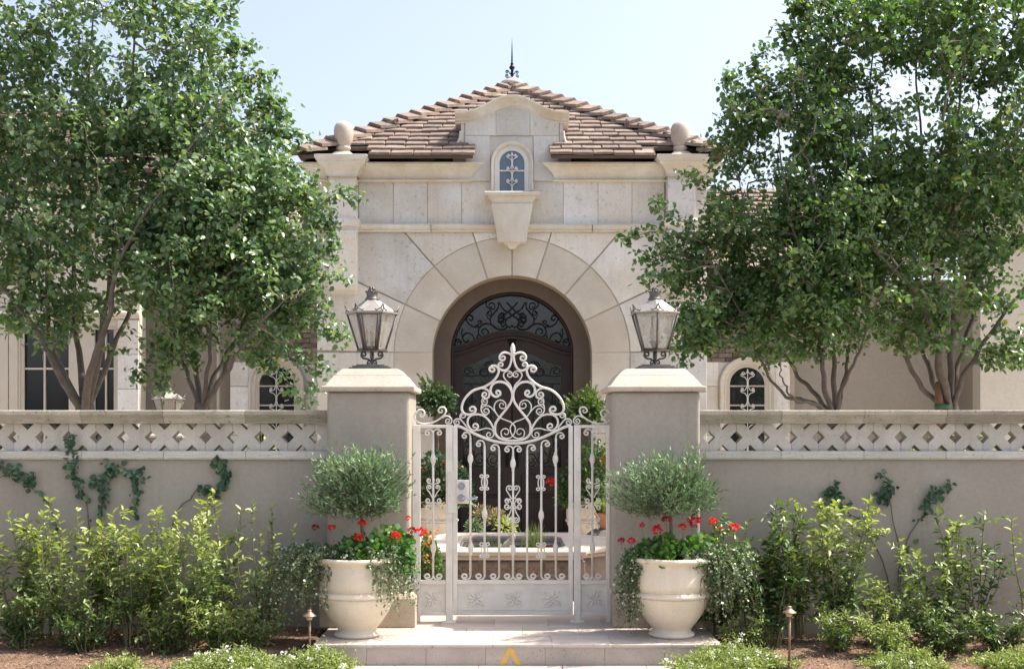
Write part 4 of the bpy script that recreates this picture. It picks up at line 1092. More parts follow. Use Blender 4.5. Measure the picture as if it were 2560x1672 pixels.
# ------------------------------------------------------------------ lanterns
def make_lantern(name, loc, rot, lab, group=None):
    t = thing(name, lab, 'lantern', loc, group); lx_, ly, lz_ = loc; s = 1.0
    def hexpt(r, z, k, off=0): a = rot+math.pi/3*k+off; return Vector((lx_+r*math.cos(a), ly+r*math.sin(a), lz_+z))
    b = MB().rect_loft(lx_, ly, [(.165,.165,lz_),(.165,.165,lz_+.014),(.143,.143,lz_+.014),(.143,.143,lz_+.027),(.115,.115,lz_+.028),(.112,.112,lz_+.04)]); b.build('base_plate', M['iron_grey'], t, None, .002)
    g = MB()
    g.tube([(lx_, ly, lz_+.04), (lx_, ly, lz_+.155)], .010, 8)
    for k in range(4):
        a = rot*0+math.pi/2*k; dx_, dy_ = math.cos(a), math.sin(a)
        q = scroll2d([(.004,.045),(.012,.07),(.035,.088),(.07,.095),(.088,.115),(.082,.14)], None, (.066,.125), 0, .95)
        g.tube([(lx_+x*dx_, ly+x*dy_, lz_+z) for x, z in q], .008, 6)
        q = scroll2d([(.006,.075),(.02,.08),(.035,.068),(.038,.05)], None, (.028,.053), 0, .8)
        g.tube([(lx_+x*dx_, ly+x*dy_, lz_+z) for x, z in q], .006, 6)
    g.build('scroll_stand', M['iron_grey'], t)
    zb, zt_ = .16, .455; rb, rt = .110, .202; 
    b = MB().lathe(lx_, ly, [(rb+.012,lz_+zb-.012),(rb+.022,lz_+zb-.004),(rb+.004,lz_+zb+.002)], 6, rot, False); b.build('lower_rim', M['iron_grey'], t)
    fr = MB()
    for k in range(6): fr.tube([hexpt(rb, zb, k), hexpt(rt, zt_, k)], .0085, 6)
    for k in range(6): fr.tube([hexpt(rt, zt_, k), hexpt(rt, zt_, k+1)], .010, 6); fr.tube([hexpt(rb, zb+.006, k), hexpt(rb, zb+.006, k+1)], .008, 6)
    fo = fr.build('lantern_frame', M['iron_grey'], t)
    for k in range(6):
        q = [hexpt(rb-.003, zb+.005, k), hexpt(rb-.003, zb+.005, k+1), hexpt(rt-.004, zt_-.004, k+1), hexpt(rt-.004, zt_-.004, k)]
        MB().add(q, [(0,1,2,3)]).build('pane', M['glass_lamp'], fo)
    # door frame on one face: the one nearest the viewer
    kk = min(range(6), key=lambda k: (hexpt(1,0,k)+hexpt(1,0,k+1)).y)
    if abs((hexpt(1,0,kk)+hexpt(1,0,kk+1)).x/2-lx_) < .05:
        A, B, C, D = hexpt(rb, zb+.012, kk), hexpt(rb, zb+.012, kk+1), hexpt(rt, zt_-.012, kk+1), hexpt(rt, zt_-.012, kk)
        df = MB(); i = .13
        def L(p, q, t_): return p+(q-p)*t_
        qs = [L(A,B,i), L(A,B,1-i), L(D,C,1-i), L(D,C,i)]
        for a, b2 in zip(qs, qs[1:]+qs[:1]): df.tube([a+Vector((0,-.004,0)), b2+Vector((0,-.004,0))], .011, 6)
        df.build('lantern_door', M['iron_grey'], t)
    b = MB().lathe(lx_, ly, [(rt+.014,lz_+zt_-.006),(rt+.016,lz_+zt_+.008),(rt-.005,lz_+zt_+.012),(.108,lz_+zt_+.075),(.060,lz_+zt_+.108),(.055,lz_+zt_+.112)], 6, rot, False); b.build('lantern_roof', M['lamp_roof'], t)
    b = MB().lathe(lx_, ly, [(.056,lz_+zt_+.108),(.058,lz_+zt_+.118),(.050,lz_+zt_+.124),(.050,lz_+zt_+.13),(.044,lz_+zt_+.137),(.046,lz_+zt_+.165),(.053,lz_+zt_+.178),(.050,lz_+zt_+.180),(.0,lz_+zt_+.182)], 20)
    for k in range(8):
        a = k*math.pi/4; p = Vector((lx_+.05*math.cos(a), ly+.05*math.sin(a), lz_+zt_+.175)); b.tube([p, p+Vector((0,0,.014))], [.012, .002], 5)
    for k in range(3):
        a = k*math.pi/3+.2; c_, s_ = math.cos(a), math.sin(a)
        b.tube([(lx_-.03*c_, ly-.03*s_, lz_+zt_+.183), (lx_-.02*c_, ly-.02*s_, lz_+zt_+.205), (lx_, ly, lz_+zt_+.222), (lx_+.02*c_, ly+.02*s_, lz_+zt_+.205), (lx_+.03*c_, ly+.03*s_, lz_+zt_+.183)], .0055, 5)
    b.build('crown', M['iron_grey'], t)
    for k in range(6):      # pierced cresting at each corner
        c_ = hexpt(rt+.01, zt_+.006, k); out = (hexpt(1,0,k)-Vector((lx_,ly,lz_))).normalized()
        e1 = (hexpt(rt, zt_, k+1)-hexpt(rt, zt_, k)).normalized(); e2 = (hexpt(rt, zt_, k-1)-hexpt(rt, zt_, k)).normalized()
        b = MB(); tip = c_+Vector((0,0,.058))+out*.008
        for e in (e1, e2):
            b.tube([tip, c_+e*.018+Vector((0,0,.022)), c_+e*.05+Vector((0,0,.008)), c_+e*.062+Vector((0,0,.018))], .0055, 5)
            b.tube([c_, c_+e*.012+Vector((0,0,.025)), tip], .004, 5)
        b.build('cresting', M['iron_grey'], t)
    cn = MB(); cw = MB()
    for k in range(4):
        a = rot+.3+k*math.pi/2; c_, s_ = math.cos(a)*.042, math.sin(a)*.042
        cn.tube([(lx_, ly, lz_+zb+.02), (lx_+c_*.6, ly+s_*.6, lz_+zb+.03), (lx_+c_, ly+s_, lz_+zb+.06)], .005, 5)
        cn.lathe(lx_+c_, ly+s_, [(.004,lz_+zb+.06),(.016,lz_+zb+.066),(.014,lz_+zb+.07)], 10)
        cw.lathe(lx_+c_, ly+s_, [(.0095,lz_+zb+.07),(.0095,lz_+zb+.14),(.007,lz_+zb+.142),(.008,lz_+zb+.155),(.003,lz_+zb+.178),(0,lz_+zb+.18)], 10)
    cn.tube([(lx_, ly, lz_+zb), (lx_, ly, lz_+zb+.075)], [.022, .008], 8)
    cn.build('candle_holder', M['iron_grey'], t)
    cw.build('candles', M['candle'], t)
    return t
PT = PTOP+.001
make_lantern('post_lantern', (PX(930, 9.73), 9.73, PT), 0, 'grey hexagonal metal lantern on the left gate pillar, its framed pane facing forward', 'lanterns on the gate pillars')
make_lantern('post_lantern', (PX(1637.5, 9.73), 9.73, PT), R(30), 'grey hexagonal metal lantern on the right gate pillar, a corner bar facing forward', 'lanterns on the gate pillars')
# the one in the courtyard, behind the wall on its own pedestal
LZ = CZ+(1075-975)*16/F-.575
t = thing('lantern_pedestal', 'low stucco pedestal behind the left wall, carrying a courtyard lantern', 'pedestal', (PX(421,16), 16, 0))
MB().rect_loft(PX(421,16), 16, [(.22,.22,0),(.22,.22,LZ-.06)]).build('shaft', M['stucco_house_shaded'], t, None, .02, 3)
MB().rect_loft(PX(421,16), 16, [(.26,.26,LZ-.059),(.26,.26,LZ-.03),(.19,.19,LZ-.001)]).build('cap', M['travertine_pink'], t, None, .004)
make_lantern('courtyard_lantern', (PX(421,16), 16, LZ), R(18), 'grey metal lantern in the courtyard, peeping over the left wall between two tree trunks')

# ------------------------------------------------------------------ pots
def make_pot(cx, cy, s, lab, name='planter_pot', group='cream urns before the gate pillars', mat='pot'):
    t = thing(name, lab, 'planter', (cx, cy, 0), group)
    pr = [(0,.0),(.160,0),(.170,.008),(.172,.020),(.164,.032),(.150,.040),(.142,.050),(.150,.066),(.190,.115),(.228,.17),(.258,.23),(.275,.28),(.281,.302)]
    MB().lathe(cx, cy, [(r*s, z*s) for r, z in pr], 56).build('bowl', M[mat], t)
    MB().lathe(cx, cy, [(r*s, z*s) for r, z in [(.279,.302),(.292,.305),(.300,.316),(.297,.328),(.287,.338),(.278,.345)]], 56).build('belly_band', M[mat], t)
    pr = [(.279,.344),(.284,.40),(.283,.46),(.277,.51),(.276,.535),(.284,.548),(.297,.560),(.312,.568),(.318,.578),(.316,.590),(.305,.597),(.285,.597),(.272,.585),(.262,.56),(.26,.52),(0,.515)]
    o = MB().lathe(cx, cy, [(r*s, z*s) for r, z in pr], 56).build('neck_and_rim', M[mat], t)
    MB().lathe(cx, cy, [(.262*s, .5195*s), (.20*s, .55*s), (0, .56*s)], 24).build('potting_soil', M['soil'], t)
    return t
LPX, RPX, POTY = PX(893, 9.0), PX(1679, 9.0), 9.0
make_pot(LPX, POTY, 1.0, 'cream glazed urn before the left gate pillar, foliage spilling over its rim')
make_pot(RPX, POTY, 1.0, 'cream glazed urn before the right gate pillar, its rim and band in clear view')
make_pot(-1.02, 16.4, .98, 'large pale urn beside the front door, left of the double doors', 'door_urn', 'urns flanking the front door', 'pot')
make_pot(1.02, 16.4, .98, 'large pale urn beside the front door, right of the double doors', 'door_urn', 'urns flanking the front door', 'pot')

# ------------------------------------------------------------------ path lights
for (px, py, Y, lab) in ((773.5, 1523, 8.62, 'small aged copper path light left of the landing step'), (1973, 1514, 8.40, 'small aged copper path light among the shrubs right of the landing step')):
    x = PX(px, Y); zt_ = PZ(py, Y); t = thing('path_light', lab, 'path light', (x, Y, GZ), 'copper path lights in the planting beds')
    MB().tube([(x, Y, GZ-.02), (x+.003, Y, zt_-.05)], .0085, 10).build('stake_pole', M['copper'], t)
    MB().lathe(x, Y, [(.013,zt_-.075),(.021,zt_-.07),(.024,zt_-.045),(.020,zt_-.042)], 16).build('lamp_lens', M['lens'], t)
    MB().lathe(x, Y, [(.050,zt_-.048),(.052,zt_-.046),(.046,zt_-.040),(.020,zt_-.020),(.016,zt_-.014),(.017,zt_-.004),(.012,zt_),(0,zt_+.001)], 28).build('lamp_hood', M['copper'], t)
# yellow chevron painted on the riser
yv = SY+.0045
cx = PX(1276, SY); zt_, zb = PZ(1619, SY), GZ+.002
t = MB()
for s in (-1, 1):
    t.prism([(cx+s*.004, zt_), (cx+s*.018, zt_), (cx+s*.078, zb), (cx+s*.046, zb), (cx+s*.0, zt_-.045)] if s > 0 else [(cx-.020, zt_), (cx+.0035, zt_), (cx-.0005, zt_-.045), (cx-.042, zb), (cx-.078, zb)], yv, yv+.0011)
tag(t.build('painted_mark', M['yellow'], None, (cx, yv, GZ)), 'worn yellow upside-down V painted on the front of the landing step', 'painted mark')
# ------------------------------------------------------------------ fountain
fy0, fy1 = 10.85, 12.75
ft = thing('fountain', 'low stone fountain basin with carved panels, in the courtyard behind the gate', 'fountain', (0, 11.8, 0))
def octo(dx_, e=0): 
    a, b = .645+e, .93+e
    return [(-a,fy0-e),(a,fy0-e),(a+.0,fy0+.12-e),(b,fy0+.42),(b,fy1-.42),(a,fy1-.1+e),(a,fy1+e),(-a,fy1+e),(-a,fy1-.1+e),(-b,fy1-.42),(-b,fy0+.42),(-a,fy0+.12-e)]
FH = .45
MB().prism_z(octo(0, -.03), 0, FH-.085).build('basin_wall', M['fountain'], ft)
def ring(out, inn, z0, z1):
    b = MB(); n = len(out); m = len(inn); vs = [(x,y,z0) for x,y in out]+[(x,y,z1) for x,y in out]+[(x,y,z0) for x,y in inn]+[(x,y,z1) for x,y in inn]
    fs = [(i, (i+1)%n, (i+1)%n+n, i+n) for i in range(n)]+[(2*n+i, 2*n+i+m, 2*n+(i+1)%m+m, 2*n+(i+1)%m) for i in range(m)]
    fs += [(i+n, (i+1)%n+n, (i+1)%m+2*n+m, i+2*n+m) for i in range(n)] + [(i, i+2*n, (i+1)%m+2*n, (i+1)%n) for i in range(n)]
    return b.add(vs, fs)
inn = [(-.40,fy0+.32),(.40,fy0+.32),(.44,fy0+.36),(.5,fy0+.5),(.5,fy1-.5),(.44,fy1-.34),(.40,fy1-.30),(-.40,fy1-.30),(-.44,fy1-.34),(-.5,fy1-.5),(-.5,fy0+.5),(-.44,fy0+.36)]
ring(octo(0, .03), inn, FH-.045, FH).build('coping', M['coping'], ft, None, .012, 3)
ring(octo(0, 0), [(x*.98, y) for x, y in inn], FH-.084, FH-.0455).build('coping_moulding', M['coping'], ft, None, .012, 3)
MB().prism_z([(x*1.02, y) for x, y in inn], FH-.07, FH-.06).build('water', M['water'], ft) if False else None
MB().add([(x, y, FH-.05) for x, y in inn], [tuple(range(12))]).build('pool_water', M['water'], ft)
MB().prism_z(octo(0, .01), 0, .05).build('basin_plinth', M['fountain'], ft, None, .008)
for (x0_, x1_) in ((-.60,-.30), (-.27,-.02), (.02,.27), (.30,.60)):      # carved panels across the front
    p = MB().box(x0_, x1_, fy0+.012, fy0+.029, .07, FH-.10).build('carved_panel', M['fountain'], ft, None, .006)
    b = MB(); c = (x0_+x1_)/2; cz = .21; w_ = (x1_-x0_)/2
    for k in range(6):
        a = k*math.pi/3+.5
        q = scroll2d([(c, cz), (c+w_*.3*math.cos(a), cz+.04*math.sin(a)), (c+w_*.75*math.cos(a+.3), cz+.10*math.sin(a+.3))], None, (c+w_*.62*math.cos(a-.1), cz+.085*math.sin(a-.1)), 0, .8, 4)
        b.tube([(x, fy0+.010, z) for x, z in q], .010, 5, 1, True, True)
    b.sweep([(x0_+.02,.09),(x0_+.02,FH-.12),(x1_-.02,FH-.12),(x1_-.02,.09),(x0_+.02,.09)], [(0,0),(0,.008),(.008,.008),(.008,0)], fy0+.012)
    b.build('carving', M['fountain'], p)
for s in (-1, 1): MB().rect_loft(s*.625, fy0+.02, [(.035,.035,.05),(.035,.035,FH-.09)]).build('corner_pilaster', M['fountain'], ft, None, .008)
# statue in the pool
x, y = PX(1274, 11.35), 11.35; z = FH-.05
b = MB(); b.tube(catmull([(x-.045, y, z-.02), (x-.04, y, z+.03), (x-.01, y, z+.07), (x+.02, y-.01, z+.10), (x+.03, y-.03, z+.14), (x+.02, y-.06, z+.15)], 4), [.03]*4+[.04]*4+[.036]*4+[.028]*4+[.026]*4+[.006], 12)
b.tube([(x-.05, y, z), (x-.09, y, z+.03), (x-.08, y, z+.07)], [.02,.012,.004], 8); b.tube([(x, y-.03, z-.02), (x+.005, y-.04, z+.06)], [.018,.012], 8); b.lathe(x, y, [(.06, z-.03), (.07, z-.01), (.05, z+.012), (0, z+.015)], 14)
tag(b.build('fountain_statue', M['statue'], None, (x, y, z)), 'small pale stone fish spout standing in the fountain pool', 'statue')
# rock and terracotta pot behind the right side panel
x, y = PX(1513, 15.2), 15.2
t = thing('terracotta_pot', 'small terracotta pot with yellow green leaves, on a dark rock right of the doors', 'pot', (x, y, .3))
MB().lathe(x, y, [(.09,.30),(.125,.46),(.14,.47),(.14,.50),(.125,.50),(.115,.47),(0,.47)], 24).build('body', M['terracotta'], t)
bm = bmesh.new(); bmesh.ops.create_icosphere(bm, subdivisions=3, radius=.26)
for v in bm.verts: v.co *= 1+.22*noise.noise(v.co*4); v.co.z *= .62
for v in bm.verts: v.co.z = min(v.co.z, .14)
me = bpy.data.meshes.new('rock'); bm.to_mesh(me); bm.free()
tag(link_mesh('rock', me, M['rock'], None, (x, y, .155)), 'dark rough rock under a terracotta pot at the right of the front doors', 'rock')
# timber stake tied to the right big tree
SX_, SYY = PX(2347, 12.45), 12.45
t = thing('tree_stake', 'round orange brown timber stake with a green tie beside the rightmost tree trunk', 'stake', (SX_, SYY, 0))
zt_ = PZ(953, SYY); MB().lathe(SX_, SYY, [(.04, 0), (.04, zt_-.03), (.033, zt_-.008), (.018, zt_), (0, zt_+.001)], 16).build('post', M['stake'], t)
MB().lathe(SX_+.04, SYY, [(.085, PZ(1022,SYY)), (.087, PZ(1012,SYY)), (.085, PZ(1010,SYY))], 18, sy=.6).build('tie', M['green_tie'], t)
# ------------------------------------------------------------------ vegetation
def nrm(a): return a/np.maximum(1e-9, np.linalg.norm(a, axis=1, keepdims=True))
TPL = {
 'ovate': ([(0,0,0),(.25,-.40,.10),(.66,-.34,.08),(1,0,-.10),(.66,.34,.08),(.25,.40,.10)], [(0,1,2,3),(0,3,4,5)]),
 'narrow': ([(0,0,0),(.4,-.5,.03),(1,0,.02),(.4,.5,.03)], [(0,1,2),(0,2,3)]),
 'round': ([(0,0,0),(.15,-.45,.08),(.55,-.55,.12),(.95,-.25,.04),(.95,.25,.04),(.55,.55,.12),(.15,.45,.08)], [(0,1,2,3),(0,3,4),(0,4,5,6)]),
 'petal': ([(0,0,0),(.6,-.4,.12),(1,0,.05),(.6,.4,.12)], [(0,1,2,3)]),
}
def leaves_mesh(P, D, N, L, Wd, shade, young=None, shape='ovate', base=(0,0,0), name='leaves'):
    P = np.asarray(P, float); n = len(P); D = nrm(np.asarray(D, float)); S = nrm(np.cross(D, np.asarray(N, float)+1e-6)); N = np.cross(S, D)
    tp, fc = TPL[shape]; tp = np.array(tp); k = len(tp)
    L = np.broadcast_to(L, n)[:, None, None]; Wd = np.broadcast_to(Wd, n)[:, None, None]
    V = P[:, None, :] + D[:, None, :]*tp[None, :, 0:1]*L + S[:, None, :]*tp[None, :, 1:2]*Wd + N[:, None, :]*tp[None, :, 2:3]*L
    V = (V.reshape(-1, 3) - np.array(base))
    me = bpy.data.meshes.new(name); me.vertices.add(n*k); me.vertices.foreach_set('co', V.astype(np.float32).ravel())
    lens = [len(f) for f in fc]; flat = np.concatenate([np.array(f) for f in fc])
    idx = (np.arange(n)[:, None]*k + flat[None, :]).ravel()
    me.loops.add(len(idx)); me.loops.foreach_set('vertex_index', idx.astype(np.int32))
    tot = np.tile(np.array(lens), n); st = np.concatenate([[0], np.cumsum(tot)[:-1]])
    me.polygons.add(len(tot)); me.polygons.foreach_set('loop_start', st.astype(np.int32)); me.polygons.foreach_set('loop_total', tot.astype(np.int32))
    me.update(calc_edges=True)
    nf = len(fc)
    a = me.attributes.new('shade', 'FLOAT', 'FACE'); a.data.foreach_set('value', np.repeat(np.broadcast_to(shade, n), nf).astype(np.float32))
    if young is not None:
        a = me.attributes.new('young', 'FLOAT', 'FACE'); a.data.foreach_set('value', np.repeat(np.broadcast_to(young, n), nf).astype(np.float32))
    return me
def segs_mesh(A, B, ra, rb, k=4, base=(0,0,0), name='twigs'):
    A = np.asarray(A, float); B = np.asarray(B, float); n = len(A); D = nrm(B-A)
    up = np.where(np.abs(D[:, 2:3]) > .9, np.array([[1., 0, 0]]), np.array([[0, 0, 1.]])); U = nrm(np.cross(D, up)); Vv = np.cross(D, U)
    th = np.arange(k)*2*math.pi/k; c = np.cos(th)[None, :, None]; s = np.sin(th)[None, :, None]
    off = U[:, None, :]*c + Vv[:, None, :]*s
    ra = np.broadcast_to(ra, n)[:, None, None]; rb = np.broadcast_to(rb, n)[:, None, None]
    V = np.concatenate([A[:, None, :]+off*ra, B[:, None, :]+off*rb], axis=1).reshape(-1, 3) - np.array(base)
    f = np.array([(i, (i+1) % k, (i+1) % k+k, i+k) for i in range(k)]).ravel()
    idx = (np.arange(n)[:, None]*2*k + f[None, :]).ravel()
    me = bpy.data.meshes.new(name); me.vertices.add(len(V)); me.vertices.foreach_set('co', V.astype(np.float32).ravel())
    me.loops.add(len(idx)); me.loops.foreach_set('vertex_index', idx.astype(np.int32)); nf = n*k
    me.polygons.add(nf); me.polygons.foreach_set('loop_start', (np.arange(nf)*4).astype(np.int32)); me.polygons.foreach_set('loop_total', np.full(nf, 4, np.int32))
    me.update(calc_edges=True); me.polygons.foreach_set('use_smooth', np.ones(nf, bool)); return me
def rand_dirs(n, rg, bias=(0,0,0), spread=1.0):
    v = nrm(rg.normal(size=(n, 3)))*spread + np.array(bias); return nrm(v)

def make_tree(lab, base, limbs, blobs, n, seed, leaf='leaf_tree', lsize=.062, per=15, sprigs=(), trunk_r=.09, ftop=None, name='tree', cat='tree', grp='young pear trees behind the walls', thin=.0, limb_r=.036):
    rg = np.random.default_rng(seed); rd = random.Random(seed)
    t = thing(name, lab, cat, base, grp)
    bx0, by0, _ = base; fork = ftop
    # trunk and limbs
    tb = MB(); tr = [(bx0, by0, -.05), (bx0+.01, by0, fork*.5), (bx0, by0, fork)]
    tb.tube(catmull(tr, 6), list(np.linspace(trunk_r*1.15, trunk_r, 13)), 12)
    tb.build('trunk', M['bark'], t)
    nodes = []; par = []; dist = []
    def addn(p, pa): nodes.append(np.array(p, float)); par.append(pa); dist.append(0 if pa < 0 else dist[pa]+np.linalg.norm(nodes[-1]-nodes[pa])); return len(nodes)-1
    root = addn((bx0, by0, fork), -1); fixed = set([root]); nlimb = 0
    lb = MB()
    for lm in limbs:
        pts = [(bx0, by0, fork-.10)]+[tuple(p) for p in lm]; pts = catmull(pts, 8)
        pts = [tuple(np.array(p)+np.array([noise.noise(Vector((i*.37+seed, k, 0)))*.03 for k in range(3)])*min(1, i/6)) for i, p in enumerate(pts)]
        r0 = limb_r*rd.uniform(.8, 1.15); m = len(pts); rr = [max(.006, r0*(1-.86*(i/(m-1))**.8)) for i in range(m)]
        if rr: rr[0] = max(rr[0], trunk_r*.55); rr[1] = (rr[0]+rr[2])/2
        b = MB(); b.tube(pts, rr, 8); b.build('limb', M['bark'], t)
        pa = root
        for i, p in enumerate(pts[2:]):
            pa = addn(p, pa)
    nl = len(nodes)
    # attraction points
    w = np.array([b[6] if len(b) > 6 else b[3]*b[4] for b in blobs], float); w /= w.sum()
    cand = []
    while len(cand) < n:
        bi = rg.choice(len(blobs), p=w); px, py, Y, rx, ry, ryd = blobs[bi][:6]
        d = rg.normal(size=3); d /= np.linalg.norm(d); r = rg.random()**(1/2.6)
        Yp = Y + d[1]*r*ryd; q = P3(px + d[0]*r*rx, py + d[2]*r*ry, Y); q = Vector((q.x, Yp, q.z))
        nz = noise.noise(Vector((q.x*1.1, q.y*1.1, q.z*1.1+seed)))*.6+noise.noise(Vector((q.x*2.6, q.y*2.6, q.z*2.6+seed)))*.5
        if nz < -.18+thin+.14*(r > .75): continue
        if q.y < 9.95 and q.z < 2.0: continue
        if q.y > 17.05: continue
        cand.append(np.array(q))
    for sp_ in sprigs:
        Y = sp_[0]; pp = catmull([tuple(P3(a, b, Y)) for a, b in sp_[1]], 4)
        for p in pp: cand.append(np.array(p))
    cand = np.array(cand); nodes_a = np.zeros((nl+len(cand), 3)); nodes_a[:nl] = np.array(nodes); cnt = nl
    dd = list(dist)
    rootp = nodes_a[0]
    # order by distance to the limbs
    d0 = np.min(np.linalg.norm(cand[:, None, :]-nodes_a[None, 1:nl:3, :], axis=2), axis=1)
    order = np.argsort(d0)
    darr = np.zeros(nl+len(cand)); darr[:nl] = dd
    for oi in order:
        p = cand[oi]; dv = p-nodes_a[:cnt]; ds = np.linalg.norm(dv, axis=1)
        cost = ds + .10*darr[:cnt] + .35*np.maximum(0, -(dv[:, 2]))
        j = int(np.argmin(cost)); 
        nodes_a[cnt] = p; par.append(j); darr[cnt] = darr[j]+ds[j]; cnt += 1
    par = np.array(par)
    load = np.ones(cnt)*.5
    for i in range(cnt-1, nl-1, -1): load[par[i]] += load[i]
    idx = np.arange(nl, cnt); A = nodes_a[par[idx]]; B = nodes_a[idx]
    rad = np.minimum(.02, .0026*np.sqrt(load[idx]))
    # bend each twig with a midpoint
    ln = np.linalg.norm(B-A, axis=1, keepdims=True); Mid = (A+B)/2 + rg.normal(size=A.shape)*ln*.07 - np.array([[0, 0, 1]])*0 + np.array([[0,0,.06]])*ln
    me = segs_mesh(np.concatenate([A, Mid]), np.concatenate([Mid, B]), np.concatenate([rad*1.15, rad]), np.concatenate([rad, np.maximum(.0017, rad*.75)]), 4, base)
    link_mesh('branches', me, M['twig'], t)
    # leaves
    k = per; tt = rg.random((len(idx), k))**.55
    Pm = np.where(tt[..., None] < .5, A[:, None]+(Mid-A)[:, None]*(tt*2)[..., None], Mid[:, None]+(B-Mid)[:, None]*(tt*2-1)[..., None])
    keep = (rg.random((len(idx), k)) < np.clip(1.35-load[idx]/14, .15, 1)[:, None])
    # shoots: leaves spray a little around the twig
    Pm = Pm + rg.normal(size=Pm.shape)*np.array([.05, .05, .045])
    Pl = Pm.reshape(-1, 3)[keep.ravel()]
    m = len(Pl); D = rand_dirs(m, rg, (0, -.1, -.30), 1.0); N = rand_dirs(m, rg, (.45, -.30, .95), .75)
    L = rg.uniform(.55, 1.3, m)*lsize
    sh = np.clip(rg.beta(1.6, 2.2, m)*1.05, 0, 1); yg = np.where(rg.random(m) < .07, rg.random(m), 0)
    link_mesh('crown', leaves_mesh(Pl, D, N, L, L*.92, sh, yg, 'ovate', base), M[leaf], t)
    return t
def limb(Y0, pts): return [tuple(P3(a, b, Y0+c)) for a, b, c in pts]
# left pair
make_tree('biggest multi stemmed tree on the left, trunk forking just above the wall', tuple(P3(212, 1075, 12.4))[:2]+(0,),
    [limb(12.4, [(150,930,.1),(120,820,.2),(118,640,.3),(110,400,.3),(90,60,.2)]), limb(12.4, [(160,960,-.2),(105,850,-.4),(40,760,-.5),(-60,650,-.6),(-160,500,-.5)]),
     limb(12.4, [(200,900,.3),(185,780,.4),(190,560,.5),(215,300,.5),(240,-40,.5)]), limb(12.4, [(245,900,-.1),(262,780,-.1),(300,520,-.2),(330,240,-.2),(340,-80,-.1)]),
     limb(12.4, [(255,940,.2),(300,830,.4),(380,640,.6),(470,380,.7),(520,60,.6)]), limb(12.4, [(225,930,-.4),(270,800,-.6),(300,650,-.8),(420,450,-.9),(560,250,-.8)]),
     limb(12.4, [(130,870,.5),(60,700,.8),(10,450,.9),(-40,100,.9)])],
    [(40,420,12.5,260,460,1.3),(240,330,12.4,300,460,1.3),(420,200,12.5,200,360,1.1),(560,430,12.4,190,250,1.0),(150,620,12.3,260,230,1.2),(360,440,12.4,200,190,1.1),(330,640,12.3,140,170,.9),(130,770,12.1,150,110,.7),(300,350,12.2,230,150,.9),(390,480,12.2,150,150,.8),(310,790,12.1,90,90,.5),(20,700,12.2,140,120,.7),(-150,300,12.5,250,500,1.3),(120,20,12.5,420,220,1.3),(640,330,12.5,110,150,.7),(480,60,12.5,130,150,.8)], 3000, 5, 'leaf_tree', .068, 12,
    sprigs=[(12.4, [(500,60),(560,35),(588,15)]), (12.4, [(520,130),(600,120),(640,115)]), (12.4, [(560,200),(640,190),(672,185)]), (12.3, [(620,330),(690,330),(720,345)]), (12.3, [(640,270),(690,245),(705,290)]), (12.3, [(640,380),(730,345),(765,350)])], ftop=PZ(1010, 12.4), trunk_r=.095, limb_r=.042)
make_tree('smaller multi stemmed tree left of the gate, branches reaching over the left lantern', tuple(P3(505, 1075, 12.0))[:2]+(0,),
    [limb(12.0, [(470,940,0),(440,860,.1),(410,740,.2),(380,600,.3)]), limb(12.0, [(490,920,.2),(480,800,.3),(470,620,.4),(450,420,.4)]), limb(12.0, [(520,920,-.2),(530,800,-.2),(545,620,-.3),(560,420,-.3)]),
     limb(12.0, [(550,950,0),(585,860,.1),(640,740,.1),(700,600,.1),(740,450,0)]), limb(12.0, [(540,930,.3),(600,830,.5),(680,680,.6),(720,500,.6)]), limb(12.0, [(560,940,-.3),(620,850,-.5),(700,760,-.6),(790,720,-.6)])],
    [(600,560,12.0,190,230,.9),(520,700,11.9,190,180,.9),(700,640,11.9,140,170,.8),(420,640,12.0,140,200,.8),(690,480,12.0,120,130,.7),(740,760,11.8,80,110,.5),(660,830,11.8,90,90,.5),(430,850,11.9,90,70,.5),(770,500,12,50,90,.4),(560,450,12,170,150,.9)], 1750, 8, 'leaf_tree', .060, 12,
    sprigs=[(11.8, [(780,520),(830,500),(860,475),(905,497)]), (11.8, [(760,560),(815,545),(830,570)]), (11.7, [(760,700),(810,690),(870,690)]), (11.7, [(780,760),(830,800),(862,845)]), (11.7, [(760,800),(810,830),(862,850)]), (11.6, [(720,850),(780,900),(830,920)]), (11.6, [(740,880),(790,950),(770,1015)]), (11.7, [(650,900),(700,930),(750,1000)]), (11.7, [(400,880),(350,930),(340,950)]), (11.7,[(420,900),(400,950),(410,975)]), (11.8,[(760,640),(820,620),(840,600)])], ftop=PZ(1005, 12.0), trunk_r=.075, limb_r=.032)
